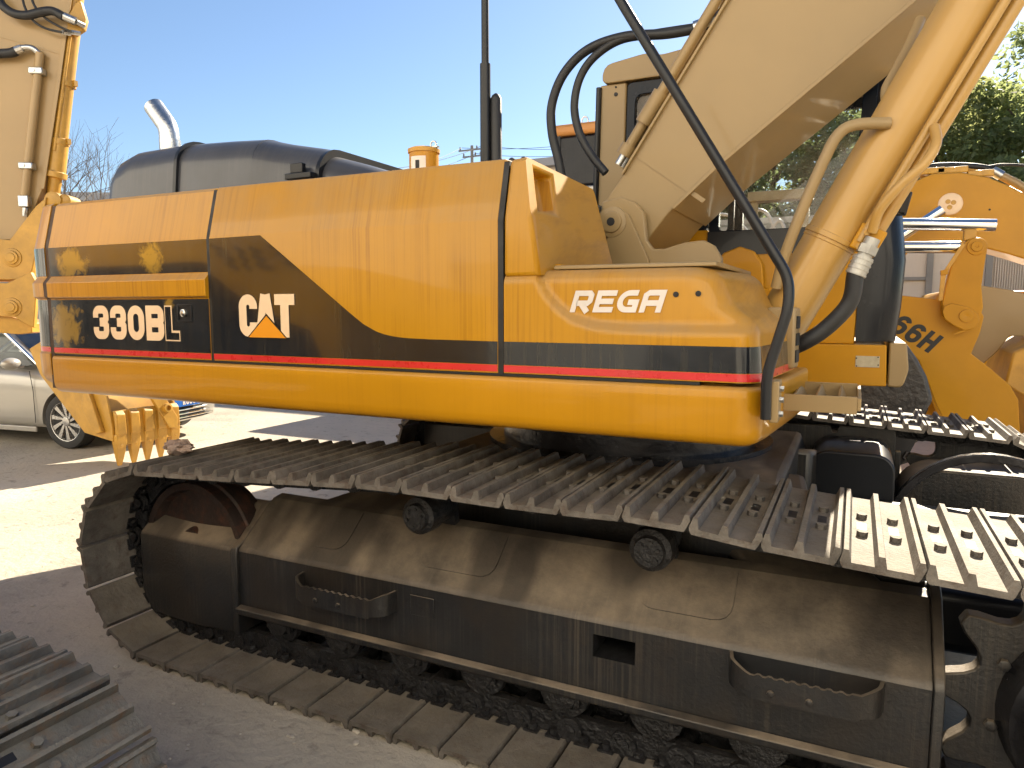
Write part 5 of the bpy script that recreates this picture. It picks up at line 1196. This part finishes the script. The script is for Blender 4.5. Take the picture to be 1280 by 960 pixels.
# far lift arm, dusty
poly('lift_arm', [(1222, 356), (1262, 362), (1300, 372), (1330, 420), (1262, 420), (1246, 440), (1228, 456), (1212, 440), (1226, 410)], 8.3, 8.4, 'boom', WL)
poly('bucket', [(1256, 480), (1266, 440), (1300, 425), (1400, 425), (1400, 560), (1300, 560), (1290, 500), (1270, 490)], 7.8, 9.0, 'gold', WL, 0.02)
poly('front_frame', [(1010, 375), (1120, 430), (1150, 460), (1180, 540), (1010, 540)], LY + 0.25, 8.1, 'deep_yellow', WL)
wc = at(1016, 500, 6.85)
wz = 0.86
for y0 in (6.85,):
    bm = nb(); lathe(bm, (wc.x, y0, wz), (0, 1, 0), [(-0.28, 0.50), (-0.31, 0.56), (-0.30, 0.76), (-0.25, 0.84), (0.25, 0.84), (0.30, 0.76), (0.31, 0.56), (0.28, 0.50)], 56); wt = obj('wheel', bm, 'tyre', WL, ang=30)
    for k in range(24):
        a = 2 * PI * k / 24
        for s in (-1, 1):
            bm = nb(); q = Vector((wc.x + 0.84 * math.cos(a), y0 + s * 0.15, wz + 0.84 * math.sin(a)))
            box(bm, q.x - 0.03, q.x + 0.03, q.y - 0.15, q.y + 0.15, q.z - 0.03, q.z + 0.03, Matrix.Rotation(-a, 3, 'Y') @ Matrix.Rotation(s * 0.35, 3, 'X'), q); obj('tread_lug', bm, 'tyre', wt)
    bm = nb(); lathe(bm, (wc.x, y0, wz), (0, -1, 0), [(0.02, 0.10), (0.04, 0.24), (0.16, 0.26), (0.18, 0.30), (0.15, 0.33), (0.15, 0.36), (0.20, 0.40), (0.27, 0.45), (0.295, 0.50), (0.30, 0.53), (0.22, 0.54), (0.05, 0.50)], 48); obj('rim', bm, 'deep_yellow', wt)
cv = [(1118, 432), (1132, 428), (1146, 448), (1158, 470), (1166, 500), (1140, 540), (1060, 540), (1060, 480), (1110, 476)]
bm = nb(); prism(bm, xz(cv, 6.48), 6.44, 6.52); fd = obj('mud_flap', bm, 'wrinkled', WL, bevel=0.03, seg=3) if 'wrinkled' in M else (M.__setitem__('wrinkled', mat('wrinkled_black_cover', (0.035, 0.036, 0.04), 0.4, var=0.3, vscale=5, bump=0.9, bscale=9, dust=0.3)), obj('mud_flap', bm, 'wrinkled', WL, bevel=0.03, seg=3))

# ================================================================== BIG BOOM BEHIND THE LOADER
EB = thing('excavator', 'excavator boom arching behind the loader, with round pale pin cap and chrome rod', 'excavator', (1.4, 10.0, 0))
BY = 9.6
bb = poly('boom', [(1075, 330), (1100, 262), (1130, 232), (1165, 217), (1200, 215), (1235, 221), (1262, 232), (1300, 252), (1400, 330), (1400, 400), (1335, 350), (1300, 330), (1262, 318), (1235, 311), (1190, 304), (1150, 302), (1120, 330), (1100, 400)], BY, BY + 0.6, 'yellow_plain', EB, 0.015)
boss(1188, 255, BY, [(0, 0.125), (0.012, 0.12), (0.02, 0.10), (0.022, 0.02)], 'pin_cap', EB, 'cream')
for du, dv in ((-3, -3), (4, -2), (-1, 4)): boss(1188 + du, 255 + dv, BY - 0.022, [(0, 0.026), (0.006, 0.024)], 'bolt', EB, 'gold')
a, b = at(1120, 300, BY - 0.2), at(1178, 262, BY - 0.2); bm = nb(); cyl(bm, a, b, 0.06, 24); obj('chrome_rod', bm, 'chrome', EB)
for pxs, r_, m in (([(1148, 216), (1166, 208), (1200, 207), (1232, 210), (1246, 217)], 0.035, 'rubber'), ([(1246, 217), (1252, 220), (1275, 232), (1320, 262)], 0.045, 'stickp'), ([(1150, 222), (1175, 213), (1210, 212), (1242, 219), (1275, 236)], 0.022, 'gold'), ([(1232, 209), (1255, 206), (1290, 209), (1330, 226)], 0.016, 'rubber')):
    bm = nb(); tube(bm, catmull([at(u, v, BY + 0.2) for u, v in pxs], 8), r_, 12); obj('boom_hose' if m == 'rubber' else 'boom_pipe', bm, m, EB)
a, b = at(1240, 213, BY + 0.2), at(1252, 220, BY + 0.2); bm = nb(); cyl(bm, a, b, 0.055, 12); obj('hose_fitting', bm, 'zinc', EB)
for u_, v_, w_ in ((1165, 213, 0.25), (1190, 212, 0.3), (1225, 216, 0.25)):
    p = at(u_, v_, BY + 0.1); bm = nb(); box(bm, p.x - w_ / 2, p.x + w_ / 2, BY + 0.02, BY + 0.16, p.z - 0.05, p.z + 0.02); obj('hose_clamp', bm, 'gold', EB, bevel=0.01)
boss(1237, 262, BY, [(0, 0.012), (0.004, 0.010)], 'plug', EB, 'slot')
# its lower body keeps the boom off the ground
bm = nb(); box(bm, 0.9, 4.2, 10.4, 13.0, 0.0, 1.9); obj('body', bm, 'deep_yellow', EB, bevel=0.08)

# ================================================================== CAB OF ANOTHER EXCAVATOR, FAR BEHIND
EC = thing('excavator', 'distant excavator cab with orange roof and dark windows, seen between the black hoses', 'excavator', (-3.2, 10.4, 0))
q = [(693, 168), (750, 158)]; a = at(697, 168, 10.0); b = at(775, 152, 10.0)
zr = a.z
bm = nb(); box(bm, a.x - 0.1, a.x + 1.7, 10.0, 11.2, zr - 0.02, zr + 0.14); obj('cab_roof', bm, 'orange_paint', EC, bevel=0.05) if 'orange_paint' in M else (M.__setitem__('orange_paint', mat('faded_orange_paint', (0.55, 0.25, 0.07), 0.5, var=0.1)), obj('cab_roof', bm, 'orange_paint', EC, bevel=0.05))
bm = nb(); box(bm, a.x, a.x + 1.6, 10.05, 11.1, zr - 0.75, zr - 0.03); cbk = obj('cab_window', bm, 'gloss_black', EC, bevel=0.03)
for k in (0.0, 0.62, 1.55):
    bm = nb(); box(bm, a.x + k - 0.03, a.x + k + 0.03, 10.03, 10.06, zr - 1.2, zr - 0.02); obj('cab_post', bm, 'gloss_black', EC)
bm = nb(); box(bm, a.x - 0.05, a.x + 1.65, 10.02, 11.15, 1.2, zr - 0.76); obj('cab_wall', bm, 'alum', EC, bevel=0.02)
bm = nb(); box(bm, a.x - 3.0, a.x + 1.8, 10.0, 12.8, 0.9, 1.9); obj('body', bm, 'deep_yellow', EC, bevel=0.06)
for yk in (10.2, 12.4):
    bm = nb(); box(bm, a.x - 3.0, a.x + 2.0, yk, yk + 0.7, 0.02, 0.88); obj('track', bm, 'frame', EC, bevel=0.3, seg=4)
p = at(731, 156, 10.3); bm = nb(); tube(bm, [Vector((p.x + 0.05 * math.cos(t * PI / 6), 10.3, p.z + 0.05 + 0.07 * math.sin(t * PI / 6))) for t in range(13)], 0.012, 6); obj('lifting_eye', bm, 'zinc', EC)

# ================================================================== BUILDINGS
def wall_building(name, label, cat, x0, x1, y0, y1, h, m='wall'):
    t = thing(name, label, cat, ((x0 + x1) / 2, (y0 + y1) / 2, 0))
    bm = nb(); box(bm, x0, x1, y0, y1, 0.0, h); w = obj('wall', bm, m, t); return t, w
SH, shw = wall_building('shed', 'pale panel walled shed with grey posts, seen past the loader lever', 'shed', -0.4, 9.0, 15.0, 19.0, 3.3)
for u_ in (1162, 1236, 1300):
    p = at(u_, 340, 14.95); bm = nb(); box(bm, p.x - 0.05, p.x + 0.05, 14.93, 14.998, 0.02, 3.28); obj('post', bm, 'post', SH)
p0_, p1_ = at(1085, 346, 14.95), at(1160, 348, 14.95)
bm = nb(); box(bm, -0.38, at(1162, 346, 14.95).x - 0.052, 14.94, 14.998, p1_.z - 0.03, p1_.z + 0.03); obj('rail', bm, 'post', SH)
xa, xb = at(1237, 340, 14.95).x + 0.08, at(1300, 340, 14.95).x - 0.06; n = 16
bm = nb()
for k in range(n):
    x = xa + (xb - xa) * k / n; prism_x(bm, [(0, 0), (1, 0), (1, 1)], 0, 0.0001) if False else None
    box(bm, x, x + (xb - xa) / n * 0.45, 14.965, 14.998, 0.1, 3.25)
cg = obj('corrugated_sheet', bm, 'wall', SH); cg['kind'] = 'stuff'
bm = nb(); prism_x(bm, [(14.8, 3.28), (17, 3.9), (19.2, 3.28), (19.2, 3.42), (17, 4.05), (14.8, 3.42)], -0.6, 9.2); obj('roof', bm, 'roofsheet', SH)
YW = thing('yard_wall', 'grey block yard wall seen through the cab windows, below the trees', 'wall', (-6, 17, 0))
bm = nb(); box(bm, -12.0, -0.6, 17.0, 17.3, 0, 3.55); obj('wall', bm, 'wall_grey', YW)
bm = nb(); box(bm, -12.05, -0.55, 16.95, 17.35, 3.552, 3.68); obj('coping', bm, 'wall', YW)
for u_ in (905, 950, 1000, 1050):
    p = at(u_, 270, 16.95); bm = nb(); box(bm, p.x - 0.14, p.x + 0.14, 16.86, 16.996, 0, 3.5); obj('pier', bm, 'wall', YW)
# rack of white pipes and a tan beam against that wall
RK = thing('pipe_rack', 'white bent pipe rack in front of the grey yard wall, seen through the cab', 'rack', (-1.8, 14, 0))
for pts in ([(885, 290), (885, 268), (915, 268), (935, 290)], [(925, 300), (925, 262), (958, 262), (968, 285), (968, 300)], [(940, 262), (975, 268), (985, 300)]):
    bm = nb(); P_ = [at(u, v, 13.5) for u, v in pts]; P_[0].z = min(P_[0].z, 2.4); tube(bm, fillet(P_, 0.3, 4), 0.03, 8); obj('pipe', bm, 'white_letter', RK)
for u_ in (885, 925, 968, 985):
    p = at(u_, 295, 13.5); bm = nb(); cyl(bm, (p.x, 13.5, 0), (p.x, 13.5, p.z + 0.1), 0.03, 8); obj('upright', bm, 'white_letter', RK)
GB = thing('gantry', 'tan steel beam on posts seen above the yard wall through the cab windows', 'gantry', (-2.2, 12, 0))
p, q = at(934, 249, 12.0), at(1016, 243, 12.0)
bm = nb(); box(bm, p.x, q.x, 12.0, 12.3, p.z - 0.04, p.z + 0.11); obj('beam', bm, 'boom', GB, bevel=0.01)
for x in (p.x + 0.1, q.x - 0.1):
    bm = nb(); box(bm, x - 0.05, x + 0.05, 12.1, 12.2, 0, p.z - 0.041); obj('post', bm, 'boom', GB)
LB, lbw = wall_building('building', 'white louvred building beyond the cab, glimpsed low between the hoses', 'building', -9.5, -4.0, 17.5, 21, 5.3)
bm = nb()
for k in range(46):
    z = 0.6 + k * 0.1; vs_ = box(bm, -9.3, -4.2, 17.44, 17.50, z, z + 0.075, Matrix.Rotation(R(28), 3, 'X'))
lv = obj('louvre', bm, 'wall', LB); lv['kind'] = 'stuff'
bm = nb(); box(bm, -9.7, -3.8, 17.2, 21.2, 5.302, 5.5); obj('roof', bm, 'roofsheet', LB)
FB = thing('building', 'low grey building with sheet roof beyond the bare tree', 'building', (-22, 16, 0))
cB = Vector((-22.5, 17.5, 0)); rot = Matrix.Rotation(R(30), 3, 'Z')
def fb(name, x0, x1, y0, y1, z0, z1, m, par=FB, bev=0.0):
    bm = nb(); box(bm, x0, x1, y0, y1, z0, z1)
    for v in bm.verts: v.co = cB + rot @ v.co
    return obj(name, bm, m, par, bevel=bev)
fw = fb('wall', -7, 7, -2.5, 2.5, 0, 5.0, 'wall_grey'); fb('roof', -7.3, 7.3, -2.9, 2.9, 5.002, 5.25, 'roofsheet')
for k in range(6):
    w_ = fb('window', -6.2 + k * 2.2, -5.0 + k * 2.2, -2.54, -2.48, 2.6, 4.0, 'white_letter', FB); fb('pane', -6.12 + k * 2.2, -5.08 + k * 2.2, -2.552, -2.545, 2.68, 3.92, 'car_glass', w_)

WH = thing('bounce_building', 'added unseen pale building behind the camera, bouncing sunlight onto the shaded machine', 'bounce_building', (-5, -12, 0))  # made-up building, never in view, bounces sun onto the shaded side
bm = nb(); box(bm, -32, 22, -20, -4.9, 0, 10); obj('wall', bm, 'white_wall', WH)
bm = nb(); box(bm, -32.05, 22.05, -20, -4.84, 0.0, 1.5); obj('reflected_base', bm, 'reflected_base', WH)  # added dark base, there to darken reflections in the black bands
bm = nb(); box(bm, -32.3, 22.3, -20.3, -4.8, 10.002, 10.3); obj('roof', bm, 'roofsheet', WH)
for k in range(9):
    bm = nb(); x = -29 + k * 5.8; box(bm, x, x + 3.2, -4.92, -4.82, 0.01, 4.2); obj('shutter_door', bm, 'alum', WH)

# ================================================================== UTILITY POLE WITH WIRES
UP = thing('utility_pole', 'distant utility pole with crossarm and wires above the hood', 'pole', (at(590, 200, 55).x, 55, 0))
p = at(590, 182, 55); bm = nb(); tube(bm, [(p.x, 55, 0), (p.x, 55, p.z)], 0.15, 10, True, [0.2, 0.13]); obj('pole_shaft', bm, 'wood', UP)
for dz, w in ((-0.35, 1.3), (-0.9, 0.9)):
    bm = nb(); box(bm, p.x - w, p.x + w, 54.93, 55.07, p.z + dz - 0.06, p.z + dz + 0.06); ar = obj('crossarm', bm, 'post', UP)
    for s in (-1, 0.4, 1):
        bm = nb(); lathe(bm, (p.x + s * w * 0.9, 55, p.z + dz + 0.06), (0, 0, 1), [(0, 0.05), (0.08, 0.08), (0.16, 0.06), (0.22, 0.08), (0.26, 0.03)], 10); obj('insulator', bm, 'post', ar)
for s, dz, e1, e2 in ((-1, -0.1, (440, 220), (790, 168)), (1, -0.1, (440, 214), (790, 176)), (0.4, -0.7, (440, 226), (790, 184))):
    m0 = Vector((p.x + s, 55, p.z + dz)); l = at(e1[0], e1[1], 40); r = at(e2[0], e2[1], 62)
    bm = nb(); P_ = []
    for a, b in ((l, m0), (m0, r)):
        for k in range(13):
            t = k / 12; c = a.lerp(b, t); c.z -= 4 * t * (1 - t) * 0.5; P_.append(c)
    P_ = [P_[0]] + [b for a, b in zip(P_, P_[1:]) if (b - a).length > 1e-3]; tube(bm, P_, 0.02, 5); obj('wire', bm, 'rubber', UP)

# ================================================================== TREES
def tree(name, label, x, y, h, w, m, seed, n=5200, leaf=0.17, group=None, trunk=0.16):
    rnd = random.Random(seed); t = thing(name, label, 'tree', (x, y, 0), group)
    bm = nb(); base = Vector((x, y, 0)); tips = []
    tube(bm, [base, base + Vector((0.05, 0, h * 0.3)), base + Vector((rnd.uniform(-.2, .2), 0, h * 0.55)), base + Vector((rnd.uniform(-.3, .3), 0, h * 0.82))], trunk, 8, True, [trunk * 1.25, trunk, trunk * 0.7, trunk * 0.25])
    for k in range(11):
        a = rnd.uniform(0, 2 * PI); z0 = h * rnd.uniform(0.22, 0.7); ln = w * rnd.uniform(0.55, 1.0)
        s = base + Vector((0, 0, z0)); e = s + Vector((math.cos(a) * ln, math.sin(a) * ln, h * rnd.uniform(0.08, 0.26)))
        mid = s.lerp(e, 0.5) + Vector((0, 0, 0.15)); tube(bm, [s, mid, e], 0.05, 6, True, [trunk * 0.45, trunk * 0.28, 0.02])
        tips += [e, mid, s.lerp(e, 0.75)]
    obj('trunk', bm, 'bark', t)
    clumps = []
    for k in range(34):
        f = rnd.random(); zz = h * (0.16 + 0.84 * f ** 0.85); rr = w * math.sqrt(max(0.05, 1 - ((zz / h - 0.5) / 0.56) ** 2)) * rnd.uniform(0.25, 1.0)
        a = rnd.uniform(0, 2 * PI); clumps.append((Vector((x + rr * math.cos(a), y + rr * math.sin(a), zz)), w * rnd.uniform(0.22, 0.42)))
    for e in tips: clumps.append((e, w * rnd.uniform(0.18, 0.3)))
    verts = []; faces = []
    for _ in range(n):
        c, r = clumps[rnd.randrange(len(clumps))]
        d = Vector((rnd.gauss(0, 1), rnd.gauss(0, 1), rnd.gauss(0, 1))).normalized() * r * rnd.random() ** 0.4
        p = c + Vector((d.x, d.y, d.z * 0.8))
        if p.z < h * 0.08: continue
        u = Vector((rnd.gauss(0, 1), rnd.gauss(0, 1), rnd.gauss(0, 0.7))).normalized(); v = u.cross(Vector((rnd.gauss(0, 1), rnd.gauss(0, 1), rnd.gauss(0, 1)))).normalized()
        s = leaf * rnd.uniform(0.6, 1.3); i = len(verts)
        verts += [p - u * s, p + v * s * 0.45, p + u * s, p - v * s * 0.45]; faces.append((i, i + 1, i + 2, i + 3))
    cen = Vector((x, y, h * 0.2)); me = bpy.data.meshes.new('crown'); me.from_pydata([v - cen for v in verts], [], faces); me.update(); me.materials.append(M[m])
    o = bpy.data.objects.new('crown', me); C.objects.link(o); o.parent = t; o.location = cen - WP[t]; WP[o] = cen
    return t
GT = 'leafy trees behind the yard'
TR = [(5.4, 27.0, 10.2, 2.9, 'leaf', 1, 'leafy green tree at right edge, tallest beside the sky gap'),
      (8.8, 28.5, 12.4, 3.1, 'leaf_b', 2, 'olive green tree at the far right margin'),
      (2.3, 29.0, 9.8, 2.8, 'leaf_b', 3, 'lighter olive tree just right of the boom cylinder'),
      (-0.4, 27.0, 9.6, 2.7, 'leaf_c', 4, 'dark leafy tree seen between boom and boom cylinder'),
      (-3.0, 28.0, 9.6, 2.9, 'leaf', 5, 'green tree seen through the cab side window'),
      (-5.6, 28.5, 8.6, 2.8, 'leaf_c', 6, 'dark tree seen under the boom through the cab glass'),
      (3.9, 31.5, 9.2, 3.2, 'leaf_c', 8, 'dark tree filling the gap behind the lighter olive tree'),
      (11.5, 30.0, 12.0, 3.2, 'leaf', 9, 'green tree beyond the right margin of the trees')]
for x, y, h, w, m, sd, lab in TR: tree('tree', lab, x, y, h, w, m, sd, 17000, 0.115, GT)
# bare winter tree
def bare(x, y, h, seed):
    rnd = random.Random(seed); t = thing('bare_tree', 'bare leafless tree beside the yellow arm at left', 'tree', (x, y, 0)); base = Vector((x, y, 0))
    bt = nb(); bt2 = nb()
    def grow(p, d, ln, r, lev):
        q = p + d * ln; mid = p.lerp(q, 0.5) + Vector((rnd.uniform(-1, 1), rnd.uniform(-1, 1), 0)) * ln * 0.05
        tube(bt if lev < 2 else bt2, [p, mid, q], r, 6 if lev < 3 else 4, True, [r, r * 0.85, r * 0.65])
        if lev >= 6: return
        for _ in range(3 if lev < 5 else 2):
            nd = (d + Vector((rnd.gauss(0, 0.45), rnd.gauss(0, 0.45), rnd.gauss(0.08, 0.25)))).normalized(); grow(q if rnd.random() < 0.6 else p.lerp(q, 0.7), nd, ln * rnd.uniform(0.62, 0.85), r * 0.55, lev + 1)
    grow(base, Vector((0, 0, 1)), h * 0.3, 0.09, 0)
    obj('trunk', bt, 'bark', t); obj('crown', bt2, 'bark', t)
pt = at(92, 300, 11.5); bare(pt.x, 11.5, 7.4, 4)

# ================================================================== SMALL THINGS
c = at(225, 583, 2.40)
bm = nb(); bmesh.ops.create_icosphere(bm, subdivisions=4, radius=1.0); rnd = random.Random(3)
from mathutils import noise as mn
for v in bm.verts:
    n = v.co.normalized(); k = 1 + 0.55 * mn.noise(n * 1.7 + Vector((3, 1, 2))) + 0.25 * mn.noise(n * 4.3)
    v.co = Vector((n.x * 0.072 * k, n.y * 0.055 * k, n.z * 0.042 * k))
    if v.co.x > 0.02: v.co.z *= 0.6
    v.co += Vector((c.x, 2.40, 1.012))
tag(obj('rag', bm, 'rag', None, ang=60), 'crumpled brown rag lying on the track shoes below the counterweight', 'rag')
for (u_, v_, s_, rz_), lab in (((438, 911, (0.11, 0.014, 0.010), -14), 'pale wood splinter on the ground along the lower track'), ((343, 880, (0.03, 0.018, 0.012), 20), 'small pale stone chip on the ground by the lower track'), ((1010, 942, (0.05, 0.03, 0.02), 10), 'small sunlit stone under the sprocket end of the frame')):
    w = ray(u_, v_); p = EYE + w * (-1.7 / w.z); bm = nb(); box(bm, p.x - s_[0] / 2, p.x + s_[0] / 2, p.y - s_[1] / 2, p.y + s_[1] / 2, 0.0, s_[2], Matrix.Rotation(R(rz_), 3, 'Z')); tag(obj('splinter' if s_[0] > 0.1 else 'stone', bm, 'stone', None, bevel=0.003), lab, 'splinter' if s_[0] > 0.1 else 'stone')

# loose grit on the concrete
rnd = random.Random(11); bm = nb()
for k in range(420):
    x = rnd.uniform(-6.5, 0.8); y = rnd.uniform(0.7, 2.12) if rnd.random() < 0.75 else rnd.uniform(2.2, 6.0)
    if y > 2.1 and x > -3.6: continue
    r_ = rnd.uniform(0.003, 0.009) * (1.7 if rnd.random() < 0.12 else 1)
    res = bmesh.ops.create_icosphere(bm, subdivisions=1, radius=r_)
    for v in res['verts']: v.co = Vector((x + v.co.x * rnd.uniform(0.8, 1.3), y + v.co.y * rnd.uniform(0.8, 1.3), max(0.0, v.co.z * 0.6 + r_ * 0.3)))
gr = obj('grit', bm, 'stone', None, ang=30); gr['kind'] = 'stuff'
